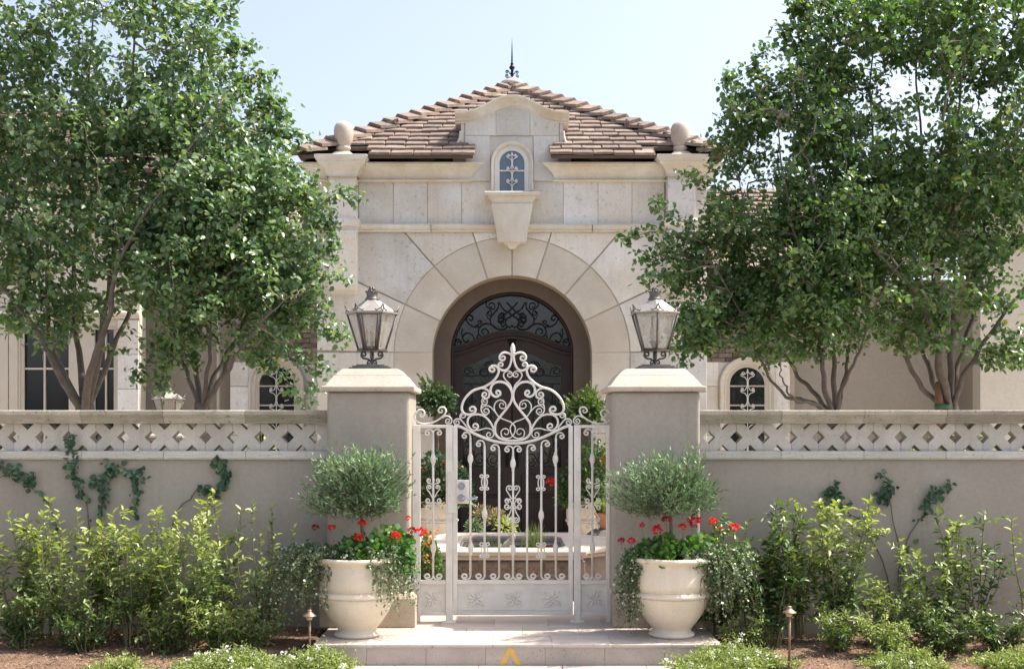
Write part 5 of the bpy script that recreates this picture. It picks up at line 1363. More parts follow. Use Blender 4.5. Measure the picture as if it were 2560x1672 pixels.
# right pair
make_tree('smaller spreading tree behind the right wall, branches reaching over the right lantern', tuple(P3(2088, 1075, 12.2))[:2]+(0,),
    [limb(12.2, [(2040,1010,0),(1960,985,-.1),(1900,900,-.2),(1850,780,-.3),(1770,640,-.4)]), limb(12.2, [(2050,1000,.2),(1990,930,.3),(1930,820,.4),(1880,650,.5),(1850,450,.5)]), limb(12.2, [(2060,960,-.2),(2050,850,-.3),(2010,680,-.4),(1960,450,-.4),(1940,260,-.4)]),
     limb(12.2, [(2085,930,0),(2080,800,.1),(2080,620,.2),(2070,400,.2)]), limb(12.2, [(2110,950,.2),(2125,860,.3),(2150,720,.4),(2180,520,.4)]), limb(12.2, [(2105,970,-.2),(2150,880,-.4),(2180,780,-.5),(2260,640,-.6)]), limb(12.2, [(2050,1015,-.3),(1990,1000,-.5),(1960,960,-.6),(1950,920,-.6)])],
    [(1980,620,12.1,230,220,1.0),(1830,620,12.0,150,150,.8),(1800,760,12.0,130,110,.7),(1960,800,12.0,190,110,.8),(2120,700,12.2,170,180,.9),(1900,430,12.3,130,200,.8),(2000,350,12.4,150,220,.9),(1720,650,11.9,110,80,.6),(1740,810,11.9,70,80,.5),(1880,300,12.4,80,120,.5),(2080,480,12.2,200,200,1.0)], 2250, 13, 'leaf_tree_b', .059, 12,
    sprigs=[(11.9, [(1740,600),(1650,580),(1590,590),(1555,593)]), (11.9, [(1720,560),(1660,530),(1640,500)]), (11.9, [(1700,640),(1630,650),(1600,640)]), (11.8, [(1720,680),(1640,690),(1610,700)]), (12.2, [(1850,250),(1830,200),(1900,140),(1905,128)]), (12.2, [(1850,350),(1800,360),(1780,355)]), (11.8, [(1760,840),(1710,880),(1705,915)]), (11.8, [(1730,760),(1690,780),(1680,860)]), (12, [(1790,470),(1740,450),(1710,430)]), (12,[(1820,260),(1815,200),(1830,190)])], ftop=PZ(1032, 12.2), trunk_r=.085, limb_r=.032, thin=.02)
make_tree('big tall multi stemmed tree at the far right, tied to a timber stake', tuple(P3(2375, 1075, 12.6))[:2]+(0,),
    [limb(12.6, [(2300,960,-.1),(2260,880,-.2),(2220,760,-.3),(2160,560,-.4),(2100,260,-.3),(2060,-60,-.2)]), limb(12.6, [(2345,900,0),(2340,760,.1),(2320,560,.2),(2300,300,.2),(2280,-60,.2)]), limb(12.6, [(2380,850,0),(2390,700,-.1),(2370,500,-.1),(2400,240,-.1),(2430,-80,0)]),
     limb(12.6, [(2400,900,.2),(2440,760,.3),(2460,560,.4),(2500,300,.4),(2540,0,.3)]), limb(12.6, [(2420,920,-.2),(2500,800,-.3),(2600,650,-.4),(2700,400,-.3)]), limb(12.6, [(2330,940,.4),(2280,800,.6),(2200,600,.8),(2180,300,.8),(2180,0,.7)]), limb(12.6, [(2350,900,-.4),(2300,750,-.6),(2200,640,-.8),(2060,500,-.9),(2000,360,-.9)])],
    [(2260,230,12.6,250,330,1.2),(2440,300,12.6,230,360,1.2),(2120,300,12.6,190,280,1.1),(2300,600,12.5,250,230,1.2),(2480,640,12.4,170,180,.9),(2330,800,12.3,170,100,.8),(2180,60,12.6,220,200,1.1),(2420,20,12.6,280,200,1.1),(2260,210,12.2,90,100,.6),(2400,160,12.2,90,80,.5),(2620,300,12.6,180,400,1.1),(2060,130,12.6,120,180,.8),(2540,860,12.2,110,60,.5),(2160,560,12.4,160,160,.9)], 2750, 21, 'leaf_tree_b', .066, 12,
    sprigs=[(12.5, [(2040,120),(1990,60),(1985,10)]), (12.5, [(2020,130),(1960,95),(1955,70)]), (12.4, [(2480,880),(2530,905),(2560,890)]), (12.5,[(2040,60),(2000,30),(1990,0)])], ftop=PZ(1015, 12.6), trunk_r=.09, limb_r=.040, thin=.06)

# ---------------------------------------------------------------- shrubs before the wall
def make_shrub(px, base_py, Y, h, spread, n_st, seed, lab, leaf='leaf_shrub', lsize=.052, dens=1.0, young=.9, lean=0., low=.16, name='shrub', grp='young shrubs planted along the wall'):
    rg = np.random.default_rng(seed); x0 = PX(px, Y); z0 = soil_z(x0, Y)-.01; base = (x0, Y, z0)
    t = thing(name, lab, 'shrub', base, grp)
    A = []; B = []; Ra = []; Rb = []; LP = []; LD = []; LY_ = []; LF = []
    for s in range(n_st):
        a = rg.uniform(0, 2*math.pi); hh = h*rg.uniform(.6, 1.05); sp_ = spread*math.sqrt(rg.random())
        tipx = x0+math.cos(a)*sp_+lean*hh; tipy = min(Y+math.sin(a)*sp_*.6, WY-.05)
        p0 = np.array([x0+math.cos(a)*.05, Y+math.sin(a)*.03, z0]); p3 = np.array([tipx, tipy, z0+hh])
        p1 = p0+np.array([(tipx-x0)*.15, (tipy-Y)*.15, hh*.35]); p2 = p0+np.array([(tipx-x0)*.6, (tipy-Y)*.6, hh*.7])
        pts = np.array(catmull([tuple(p0), tuple(p1), tuple(p2), tuple(p3)], 7)); pts += np.cumsum(rg.normal(size=pts.shape)*.004, axis=0)
        m = len(pts); r = np.linspace(.007, .0018, m)
        A += list(pts[:-1]); B += list(pts[1:]); Ra += list(r[:-1]); Rb += list(r[1:])
        tips = [(pts, 0)]
        for q in range(int(5.5*dens)):      # side shoots
            i = rg.integers(int(m*.22), m-2); d = nrm(rg.normal(size=(1, 3))*[1, .6, .35]+[0, 0, .55])[0]; l = rg.uniform(.10, .26)*(1-.4*i/m)*(h/1.0)**.5
            q_ = np.array([pts[i]+d*l*u+np.array([0, 0, -.10*l*u*u]) for u in np.linspace(0, 1, 6)])
            A += list(q_[:-1]); B += list(q_[1:]); Ra += [.0025]*5; Rb += [.0018]*5; tips.append((q_, 1))
        for q_, kind in tips:
            ll = np.sum(np.linalg.norm(np.diff(q_, axis=0), axis=1)); nlv = int(ll/.027*(1 if kind else .85)*dens)+2
            for j in range(nlv):
                u = (j+rg.random())/nlv
                if kind == 0 and u < low+.12: continue
                f = u*(len(q_)-1); i = min(int(f), len(q_)-2); p = q_[i]+(q_[i+1]-q_[i])*(f-i); tg = q_[i+1]-q_[i]; tg /= np.linalg.norm(tg)+1e-9
                sd = rg.normal(size=3)*[1, 1, .25]; sd -= tg*np.dot(sd, tg); sd /= np.linalg.norm(sd)+1e-9
                LP.append(p+sd*.004); LD.append(sd+tg*.55+np.array([0, 0, .12 if u > .8 else -.18])); LF.append((p[2]-z0)/h); LY_.append(u)
    stems = segs_mesh(A, B, Ra, Rb, 5, base); link_mesh('stems', stems, M['stem_green'], t)
    LP = np.array(LP); LD = np.array(LD); m = len(LP); LF = np.array(LF); LY_ = np.array(LY_)
    ok = LP[:, 1] < WY-.015; LP, LD, LF, LY_ = LP[ok], LD[ok], LF[ok], LY_[ok]; m = len(LP)
    N = rand_dirs(m, rg, (0, -.1, .9), .55); L = rg.uniform(.75, 1.2, m)*lsize
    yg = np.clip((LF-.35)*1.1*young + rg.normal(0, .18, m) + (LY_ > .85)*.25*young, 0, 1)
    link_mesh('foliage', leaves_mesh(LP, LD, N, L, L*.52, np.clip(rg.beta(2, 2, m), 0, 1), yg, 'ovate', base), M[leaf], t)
    return t
SH = [
 (-70, 9.30, 1.0, .25, 7, 'leafy shrub cut by the left edge of the picture', 1.1),
 (40, 9.20, .98, .22, 8, 'slender yellow green shrub nearest the left edge, before the wall', 1.0),
 (175, 9.05, .88, .24, 9, 'upright shrub under the leftmost wall vine, pale stems showing', 1.0),
 (262, 9.28, 1.05, .20, 7, 'tall thin shrub growing beneath the tallest wall vine on the left', 1.0),
 (120, 9.25, 1.05, .26, 8, 'loose arching shrub between the two leftmost ones', .9),
 (330, 9.10, .85, .3, 9, 'wide loose shrub under the clumpy wall vine', 1.0),
 (620, 9.15, .8, .3, 8, 'loose low arching shrub between the airy one and the sparse one', .9),
 (375, 9.20, .98, .26, 9, 'bushy green shrub in the middle of the left bed', 1.1),
 (480, 9.00, .98, .28, 12, 'fullest yellow green shrub of the left bed', 1.25),
 (575, 9.28, 1.02, .20, 6, 'airy shrub with thin tall shoots, right of the fullest one on the left', .8),
 (670, 9.32, .95, .20, 5, 'sparse grey green shrub next to the left urn', .7),
 (1800, 9.22, .92, .20, 9, 'dark leafed shrub tucked behind the right side of the right urn', 1.2),
 (1930, 9.00, .72, .26, 10, 'dark glossy shrub between the right urn and the right path light', 1.3),
 (1885, 9.15, 1.0, .27, 12, 'dark leafed bushy shrub right beside the right urn, yellow green tips', 1.25),
 (2000, 9.28, .95, .22, 8, 'yellow green shrub behind the right path light', 1.0),
 (2095, 9.12, 1.0, .25, 12, 'tall bright yellow green shrub in the middle of the right bed', 1.3),
 (2350, 9.10, .93, .27, 11, 'rounded yellow green shrub right of the bare wall vines', 1.2),
 (2440, 9.25, .95, .22, 8, 'upright thin shrub with darker leaves near the right edge', .9),
 (2580, 9.15, .95, .25, 8, 'yellow green shrub cut by the right edge of the picture', 1.0)]
for i, (px, Y, h, sp_, n_, lab, dn) in enumerate(SH):
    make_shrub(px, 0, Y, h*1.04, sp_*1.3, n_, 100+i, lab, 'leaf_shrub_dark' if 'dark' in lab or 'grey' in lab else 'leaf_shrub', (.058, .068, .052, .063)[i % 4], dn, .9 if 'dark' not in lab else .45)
LOW = [
 (60, 8.95, .42, .30, 12, 'low dark green bush at the foot of the leftmost shrub', 'leaf_shrub_dark'),
 (215, 8.90, .38, .28, 11, 'low bush with drooping leaves under the thin left shrubs', 'leaf_shrub_dark'),
 (545, 8.80, .40, .30, 14, 'low spreading bush at the foot of the fullest left shrub', 'leaf_shrub'),
 (420, 8.95, .36, .24, 9, 'low bush with bronze tinted leaves in the middle of the left bed', 'leaf_shrub'),
 (650, 8.95, .28, .26, 12, 'fine leafed low mound left of the path light', 'leaf_cover'),
 (2220, 9.00, .50, .30, 13, 'low leafy bush between the two brightest right shrubs', 'leaf_shrub'),
 (2360, 8.80, .42, .28, 13, 'low bush with pale edged leaves at the foot of the rounded right shrub', 'leaf_shrub_dark'),
 (2090, 8.80, .34, .22, 9, 'low bush at the foot of the tall bright right shrub', 'leaf_shrub'),
 (2500, 8.9, .26, .26, 10, 'low green bush near the right corner', 'leaf_shrub_dark'),
 (1870, 8.95, .24, .2, 9, 'low green sprigs beside the right end of the landing step', 'leaf_cover'),
 (2240, 8.62, .28, .3, 12, 'fine leafed low mound at the bottom of the right bed', 'leaf_cover')]
for i, (px, Y, h, sp_, n_, lab, lf) in enumerate(LOW):
    make_shrub(px, 0, Y, h, sp_, n_, 200+i, lab, lf, .045 if lf != 'leaf_cover' else .026, 1.5 if lf != 'leaf_cover' else 2.4, .6, low=.0, grp='low bushes under the shrubs', name='low_bush')

# ---------------------------------------------------------------- vines on the walls
def make_vine(paths, seed, lab, bare=None, dens=1.0):
    rg = np.random.default_rng(seed); Y = WY-.018; x0 = PX(paths[0][0][0], WY); base = (x0, Y, -.1)
    t = thing('climbing_vine', lab, 'vine', base, 'creeping vines on the wall faces')
    A = []; B = []; Ra = []; LP = []
    for pi, p in enumerate(paths):
        lead = p[0][1] > 1240
        q = np.array(catmull([tuple(P3(a, b, Y)) for a, b in p], 7)); q += np.cumsum(rg.normal(size=q.shape)*[.003, 0, .003], axis=0); q[:, 1] = Y+rg.uniform(-.006, .004, len(q))
        A += list(q[:-1]); B += list(q[1:]); Ra += list(np.linspace(.0065, .0028, len(q)-1))
        seg = np.linalg.norm(np.diff(q, axis=0), axis=1).sum(); n = int(seg/.0215*dens)
        b0 = (bare or {}).get(pi, 0)
        for j in range(n):
            u = j/n
            if u < b0 and rg.random() > .06: continue
            if noise.noise(Vector((u*seg*7+pi*5, seed*.7, 0))) < -.28: continue
            f = u*(len(q)-1); i = min(int(f), len(q)-2); pp = q[i]+(q[i+1]-q[i])*(f-i); LP.append(pp+rg.normal(size=3)*[.020, .006, .020]-[0, .012, 0])
            if rg.random() < .035:      # a side shoot clinging to the wall
                a = rg.uniform(0, 2*math.pi); e = pp; 
                for k_ in range(rg.integers(3, 7)):
                    a += rg.normal()*.5; e2 = e+np.array([math.cos(a)*.022, 0, abs(math.sin(a))*.022]); A.append(e); B.append(e2); Ra.append(.0018); e = e2
                    LP.append(e2+rg.normal(size=3)*[.010, .004, .010]-[0, .010, 0])
    link_mesh('stem', segs_mesh(A, B, Ra, np.array(Ra)*.9, 5, base), M['bark'], t)
    LP = np.array(LP); m = len(LP); D = rand_dirs(m, rg, (0, -.25, -.35), [1, .35, 1]); N = rand_dirs(m, rg, (0, -1, .35), .45); L = rg.uniform(.4, 1.2, m)*.056
    LP[:, 1] = np.minimum(LP[:, 1], WY-.02)
    link_mesh('foliage', leaves_mesh(LP, D, N, L, L*.85, rg.random(m)**1.5, (rg.random(m) < .06)*.6, 'ovate', base), M['leaf_vine'], t)
make_vine([[(150,1560),(160,1450),(150,1340),(135,1290),(110,1240),(85,1215),(60,1190),(20,1165),(-20,1150)], [(60,1190),(30,1175),(0,1195)]], 41, 'leafy vine trailing down from the left edge across the left wall', {0: .5}, 1.9)
make_vine([[(235,1560),(228,1400),(215,1260),(200,1225),(188,1195),(184,1150),(172,1110),(180,1085)]], 42, 'narrow vine climbing past the lattice on the left wall, the highest reaching one', {0: .35}, 1.8)
make_vine([[(262,1560),(255,1400),(250,1290),(255,1240),(245,1210),(262,1195),(285,1170),(280,1160)], [(255,1280),(258,1240)], [(290,1165),(320,1185),(330,1200),(342,1230),(335,1255),(325,1285)]], 43, 'clumpy vine with two leafy tufts in the middle of the left wall', {0: .4}, 2.0)
make_vine([[(400,1560),(410,1400),(450,1275),(480,1250),(505,1225),(535,1235),(560,1215),(575,1195),(548,1175),(540,1165)]], 44, 'slanting vine rising to the right on the left wall, nearest the left urn', {0: .45}, 2.1)
make_vine([[(2230,1560),(2215,1420),(2160,1310),(2125,1280),(2095,1250),(2080,1225),(2060,1215)], [(2095,1250),(2075,1265),(2055,1240)]], 45, 'short leafy vine leaning left on the right wall', {0: .66}, 2.6)
make_vine([[(2255,1580),(2250,1500),(2250,1430),(2245,1360),(2230,1290),(2222,1240),(2215,1200),(2205,1175)], [(2222,1250),(2205,1240),(2190,1245)]], 46, 'tall nearly bare vine in the middle of the right wall, leaves only at its tip', {0: .72}, 1.8)
make_vine([[(2262,1580),(2250,1450),(2265,1380),(2290,1320),(2320,1275),(2335,1240),(2360,1225),(2385,1210)]], 47, 'vine slanting up to the right on the right wall, dense leaves at its end', {0: .5}, 2.2)

# ---------------------------------------------------------------- olive standards in the urns
def make_standard(cx, cy, zb, zc_, rx, rz, n, seed, lab, leaf='leaf_olive', name='olive_topiary', cat='topiary tree', L0=.041, wr=.27, shape='narrow', grp='olive standards in the urns', flat=.0, up=.9, lobes=None, tw=.080):
    rg = np.random.default_rng(seed); base = (cx, cy, zb); t = thing(name, lab, cat, base, grp)
    MB().tube(catmull([(cx, cy, zb-.02), (cx+.008, cy, zb+(zc_-zb)*.4), (cx-.004, cy, zc_-rz*.3)], 5), .013, 8).build('trunk', M['bark'], t)
    d = nrm(rg.normal(size=(n, 3))); r = rg.random(n)**(1/2.3)
    C = d*r[:, None]*np.array([rx, rx*.9, rz]); 
    nz = np.array([noise.noise(Vector((c[0]*6+seed, c[1]*6, c[2]*6))) for c in C]); C *= (1+.8*nz+.25*np.array([noise.noise(Vector((c[0]*2.4+seed*3, c[1]*2.4, c[2]*2.4))) for c in C]))[:, None]
    C[:, 2] = np.where(C[:, 2] < -rz*.75, -rz*.75+rg.random(n)*.09, C[:, 2]); C += [cx, cy, zc_]
    out = nrm(d*np.array([1, 1, .6])+np.array([0, 0, up])+rg.normal(size=(n, 3))*.25); l = tw*rg.uniform(.6, 1.5, n)
    B = C+out*l[:, None]
    # limbs into the crown
    k = 26; ii = rg.choice(n, k); A2 = np.tile([[cx, cy, zc_-rz*.5]], (k, 1)); 
    link_mesh('branches', segs_mesh(np.concatenate([C-out*l[:, None]*.7, A2]), np.concatenate([B, C[ii]]), np.concatenate([np.full(n, .0014), np.full(k, .005)]), np.concatenate([np.full(n, .0008), np.full(k, .0015)]), 3, base), M['bark'], t)
    per = 6; u = rg.random((n, per)); P_ = (C-out*l[:, None]*.5)[:, None]+(out*l[:, None]*1.5)[:, None]*u[..., None]; P_ = P_.reshape(-1, 3); m = len(P_)
    D = np.repeat(out, per, axis=0)+rg.normal(size=(m, 3))*.45; N = rand_dirs(m, rg, (0, 0, .3)); L = rg.uniform(.7, 1.25, m)*L0
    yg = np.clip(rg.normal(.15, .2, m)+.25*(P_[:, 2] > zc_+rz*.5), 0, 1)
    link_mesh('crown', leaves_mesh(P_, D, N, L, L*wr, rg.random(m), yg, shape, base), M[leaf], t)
    return t
make_standard(LPX+.03, POTY, .50, PZ(1222, POTY), .315, .265, 1800, 51, 'round headed grey green olive standard growing in the left urn', lobes=1)
make_standard(RPX-.01, POTY, .50, PZ(1232, POTY), .325, .215, 1600, 52, 'flatter headed grey green olive standard growing in the right urn')
make_standard(-1.02, 16.4, .52, 1.95, .27, .20, 420, 53, 'dark round topiary in the urn left of the front door', 'leaf_topiary', 'door_topiary', 'topiary tree', .055, .62, 'ovate', 'topiaries beside the front door', up=.3, tw=.08)
make_standard(1.04, 16.4, .52, 1.82, .27, .22, 420, 54, 'sunlit leafy topiary in the urn right of the front door', 'leaf_shrub_dark', 'door_topiary', 'topiary tree', .055, .62, 'ovate', 'topiaries beside the front door', up=.3, tw=.08)  # lighter leaf than its left twin, sunlight put into the colour

# ---------------------------------------------------------------- red geraniums and trailing plants
def flower_head(parent, p, r, mat, seed, n=60, stalk=None, shape='petal', L=.55):
    rg = np.random.default_rng(seed); base = np.array(wloc(parent)); p = np.array(p, float)
    d = rand_dirs(n, rg, (0, -.1, .35)); P_ = p+d*r*.75*rg.uniform(.5, 1, (n, 1))*np.array([1, 1, .75])
    o = link_mesh('flower_head', leaves_mesh(P_-p, d+rg.normal(size=(n, 3))*.3, rand_dirs(n, rg, (0, -.3, .4)), r*rg.uniform(.45, .8, n)*(1 if n > 20 else 1.4), r*(.6 if n > 20 else .75), rg.random(n), None, shape), M[mat], parent, tuple(p-base))
    if stalk is not None:
        q = np.array(stalk, float); link_mesh('stalk', segs_mesh([q-p], [(0, 0, 0)], [.0025], [.002], 5), M['stem_green'], o)
    return o
def make_geranium(cx, cy, zb, mounds, heads, seed, lab, grp='red geraniums in the urns', leafsize=.045, mat='leaf_geranium', shape='round', name='geranium_plant', cat='geranium'):
    rg = np.random.default_rng(seed); base = (cx, cy, zb); t = thing(name, lab, cat, base, grp)
    P_ = []; 
    for (x, y, z, rx, rz, n) in mounds:
        d = nrm(rg.normal(size=(n, 3))); d[:, 2] = np.abs(d[:, 2])*1.0-.15; r = rg.random(n)**.4
        P_.append(np.array([x, y, z])+d*r[:, None]*[rx, rx*.8, rz])
    P_ = np.concatenate(P_); m = len(P_); k = len(P_)//2
    c = np.array([cx, cy, zb]); 
    link_mesh('stems', segs_mesh(np.tile(c, (k, 1))+rg.normal(size=(k, 3))*.03, P_[:k], .003, .0018, 4, base), M['stem_green'], t)
    D = nrm(P_-c+[0, 0, .05])+rg.normal(size=(m, 3))*.6; N = rand_dirs(m, rg, (0, -.35, .8), .7); L = rg.uniform(.6, 1.15, m)*leafsize
    link_mesh('foliage', leaves_mesh(P_, D, N, L, L*1.0, rg.random(m), (rg.random(m) < .1)*rg.random(m), shape, base), M[mat], t)
    for i, (px, py, r, mt) in enumerate(heads):
        Yh = cy-.12+rg.uniform(-.06, .1); p = P3(px, py, Yh)
        flower_head(t, p, r, mt, seed*31+i, 60, (p.x+rg.uniform(-.02, .02), p.y+.02, p.z-.11))
    return t
def c5(a, b): return (700+a*.3937, 1060+b*.3937)
def c6(a, b): return (1480+a*.3937, 1060+b*.3937)
make_geranium(LPX, POTY, .53, [(LPX+.06, POTY-.05, .57, .27, .22, 480), (LPX+.24, POTY-.02, .61, .20, .25, 340), (LPX-.25, POTY-.02, .56, .16, .14, 160), (LPX+.33, POTY-.05, .5, .12, .18, 130)],
    [(*c5(225,655), .026, 'petal_dark'), (*c5(327,657), .028, 'petal_red'), (*c5(522,628), .032, 'petal_red'), (*c5(500,717), .034, 'petal_red'), (*c5(735,708), .034, 'petal_red'), (*c5(813,595), .02, 'petal_red'), (*c5(838,675), .030, 'petal_dark'), (*c5(895,682), .038, 'petal_red')], 61, 'red flowering geranium in the left urn, below the olive head')
make_geranium(RPX, POTY, .53, [(RPX-.07, POTY-.05, .58, .25, .20, 440), (RPX+.20, POTY-.02, .59, .22, .19, 360), (RPX+.40, POTY, .54, .16, .16, 200), (RPX-.24, POTY-.05, .56, .10, .10, 120)],
    [(*c6(185,740), .026, 'petal_dark'), (*c6(250,738), .028, 'petal_red'), (*c6(318,640), .022, 'petal_red'), (*c6(415,672), .040, 'petal_red'), (*c6(470,610), .033, 'petal_dark'), (*c6(575,650), .030, 'petal_red'), (*c6(650,617), .046, 'petal_dark'), (*c6(765,620), .032, 'petal_red'), (*c6(903,655), .036, 'petal_red'), (*c6(818,658), .014, 'petal_red')], 62, 'red flowering geranium in the right urn, below the olive head')
def make_trailing(cx, cy, zb, sectors, seed, lab):
    rg = np.random.default_rng(seed); base = (cx, cy, zb); t = thing('trailing_plant', lab, 'trailing plant', base, 'trailing plants spilling from the urns')
    A = []; B = []; LP = []; LD = []
    for (a0, a1, n, reach, drop, r0, lift) in sectors:
        for s in range(n):
            a = R(rg.uniform(a0, a1)); re = reach*rg.uniform(.35, 1.05); dr = drop*rg.uniform(.2, 1.05); st = rg.uniform(.6, 1)*r0
            q = []
            for u in np.linspace(0, 1, 9):
                rr = st+re*(1-(1-u)**1.7); z = zb+lift*4*u*(1-u)*.5+.05-dr*u**2.1
                q.append([cx+rr*math.cos(a), cy+rr*math.sin(a)*.75, z])
            q = np.array(q)+np.cumsum(rg.normal(size=(9, 3))*.012, axis=0); q[:, 2] = np.maximum(q[:, 2], .02); q[:,1] = np.where((np.abs(q[:,0]) < 1.5) & (np.abs(q[:,0]) > .78), np.minimum(q[:,1], PYF-.05), np.minimum(q[:,1], WY-.04))
            A += list(q[:-1]); B += list(q[1:])
            for j in range(30):
                f = rg.random()**.8*8; i = min(int(f), 7); LP.append(q[i]+(q[i+1]-q[i])*(f-i)+rg.normal(size=3)*.009); LD.append(rg.normal(size=3)+[0, 0, -.3])
    link_mesh('strands', segs_mesh(A, B, .0013, .0011, 3, base), M['stem_green'], t)
    LP = np.array(LP); m = len(LP); N = rand_dirs(m, rg, (0, -.3, .6)); L = rg.uniform(.6, 1.2, m)*.019
    link_mesh('foliage', leaves_mesh(LP, LD, N, L, L*.85, rg.random(m), np.where(rg.random(m) < .14, rg.uniform(.5, 1, m), .0), 'round', base), M['leaf_trail'], t)
    k = int(m*.022); ii = rg.choice(m, k); 
    fl = LP[ii]+rg.normal(size=(k, 3))*.008+[0, -.008, .004]; q = np.repeat(fl, 5, axis=0)
    link_mesh('white_flowers', leaves_mesh(q, rand_dirs(len(q), rg, (0, -.8, .3)), rand_dirs(len(q), rg), .0075, .007, rg.random(len(q)), None, 'petal', base), M['petal_white'], t)
make_trailing(LPX, POTY, .56, [(150, 235, 120, .40, .42, .26, .12), (175, 215, 60, .52, .55, .22, .16), (-70, 10, 110, .22, .40, .27, .10), (250, 285, 18, .08, .22, .29, .03)], 71, 'small leaved trailing plant with white flecks hanging over the left urn')
make_trailing(RPX, POTY, .56, [(165, 215, 120, .15, .52, .27, .06), (-55, 15, 150, .30, .42, .27, .10), (-30, 20, 50, .42, .50, .26, .14), (-75, -55, 16, .05, .12, .29, .03)], 72, 'small leaved trailing plant with white flecks hanging over the right urn')
# plants at the door urns and in the fountain
make_geranium(-1.02, 16.35, .55, [(-1.02, 16.3, .60, .42, .80, 1900), (-.75, 16.25, .6, .25, .6, 600)], [(1057,1178,.05,'petal_red'), (1110,1162,.045,'petal_red'), (1146,1170,.03,'petal_red')], 63, 'dark leafy plant with a few red flowers under the left door topiary', 'flowering plants in the door urns', .055, 'leaf_topiary', 'ovate')
make_geranium(1.05, 16.35, .55, [(1.08, 16.3, .62, .42, .95, 2300), (.78, 16.25, .6, .2, .55, 500)], [(1377,1205,.06,'petal_red'), (1470,1155,.05,'petal_red'), (1462,1183,.06,'petal_red'), (1505,1150,.04,'petal_red')], 64, 'leafy plant with red flowers under the right door topiary', 'flowering plants in the door urns', .055, 'leaf_shrub_dark', 'ovate')  # lighter leaf than the left plant, again sunlight put into the colour
def clump(name, x, y, z, n, L, mat, seed, lab, cat, up=1.2, wr=.12, shape='narrow', rx=.05, grp=None, bend=.25):
    rg = np.random.default_rng(seed); P_ = np.array([x, y, z])+rg.normal(size=(n, 3))*[rx, rx, .004]; D = rg.normal(size=(n, 3))*bend+[0, 0, up]; Ls = L*rg.uniform(.5, 1.1, n)
    o = link_mesh(name, leaves_mesh(P_-[x, y, z], D, rand_dirs(n, rg), Ls, Ls*wr, rg.random(n), rg.random(n)*.6, shape), M[mat], None, (x, y, z)); return tag(o, lab, cat, grp)
clump('water_reeds', PX(1332, 11.4), 11.4, FH-.06, 60, .30, 'leaf_cover', 81, 'upright bright green reeds growing from the right side of the fountain pool', 'water plant', wr=.05)
clump('water_reeds', PX(1232, 11.5), 11.5, FH-.06, 26, .20, 'leaf_shrub_dark', 82, 'short dark reeds leaning in the left side of the fountain pool', 'water plant', wr=.06, bend=.4)
for (px, py, Y, mt, s_, lab, rad) in ((1205, 1290, 13.6, 'leaf_succulent', 83, 'reddish succulent in a low bowl behind the fountain', .12), (1240, 1295, 13.7, 'leaf_succulent', 84, 'pink tipped succulent right of the reddish one, behind the fountain', .10), (1262, 1318, 13.6, 'leaf_cover', 85, 'yellow green succulent lowest of those behind the fountain', .12), (1186, 1318, 13.5, 'leaf_olive', 86, 'blue grey succulent leftmost of those behind the fountain', .09)):
    rg = np.random.default_rng(s_); c = np.array(P3(px, py, Y)); n = 170; d = rand_dirs(n, rg, (0, 0, .5)); P_ = d*rg.random((n, 1))**.5*rad
    t = thing('succulent', lab, 'succulent', tuple(c), 'succulents in the courtyard bowls')
    link_mesh('foliage', leaves_mesh(P_, d, rand_dirs(n, rg), .05, .022, rg.random(n), rg.random(n), 'ovate'), M[mt], t)
t = thing('planter_bowl', 'wide dark bowl holding succulents behind the fountain', 'planter', (PX(1222,13.6), 13.6, 0)); MB().lathe(PX(1222,13.6), 13.6, [(.14,0),(.16,.02),(.10,.06),(.16,.14),(.27,.26),(.29,.32),(.27,.33),(0,.31)], 28).build('bowl', M['rock'], t)
lan = make_geranium(PX(1072, 10.6), 10.6, .05, [(PX(1072, 10.6), 10.6, .25, .13, .45, 900)], [], 87, 'loose bush with small orange flowers behind the left pillar', None, .035, 'leaf_geranium', 'ovate', 'lantana_bush', 'bush')
for i, (px, py) in enumerate(((1066,1390),(1075,1352),(1070,1335),(1082,1367),(1063,1362),(1085,1340),(1068,1405),(1090,1325))):
    flower_head(lan, P3(px, py, 10.5), .022, 'petal_orange', 300+i, 16)
clump('potted_leaves', PX(1513, 15.2), 15.2, .48, 120, .22, 'leaf_shrub', 88, 'yellow green leaves growing in the small terracotta pot', 'plant', wr=.5, shape='ovate', rx=.05, bend=.5)
# undergrowth in the courtyard, seen through the lattice
for i, (px, Y, h, lab) in enumerate(((330, 11.0, 1.45, 'courtyard shrub behind the left wall, seen through the lattice'), (640, 11.2, 1.5, 'courtyard shrub behind the left wall near the pillar, seen through the lattice'), (1935, 11.2, 1.42, 'courtyard shrub behind the right wall nearest the pillar'), (2290, 11.2, 1.7, 'courtyard shrub behind the right wall below the staked tree'), (2440, 11.0, 1.72, 'small sapling shoots beside the staked tree'))):
    x = PX(px, Y); rg = np.random.default_rng(400+i); n = 600; t = thing('courtyard_shrub', lab, 'shrub', (x, Y, 0), 'shrubs behind the walls')
    A = np.tile([[x, Y, 0.]], (18, 1)); B = A+np.stack([rg.normal(0, .14, 18), rg.normal(0, .12, 18), rg.uniform(.6, 1, 18)*h], 1)
    link_mesh('stems', segs_mesh(A, B, .008, .002, 5, (x, Y, 0)), M['stem_green'], t)
    u = rg.random(n)**.6; k = rg.integers(0, 18, n); P_ = A[k]+(B-A)[k]*u[:, None]+rg.normal(size=(n, 3))*.04
    link_mesh('foliage', leaves_mesh(P_, rand_dirs(n, rg, (0, 0, .1)), rand_dirs(n, rg, (0, 0, .8)), .06, .035, rg.random(n), rg.random(n)*.7, 'ovate', (x, Y, 0)), M['leaf_shrub'], t)

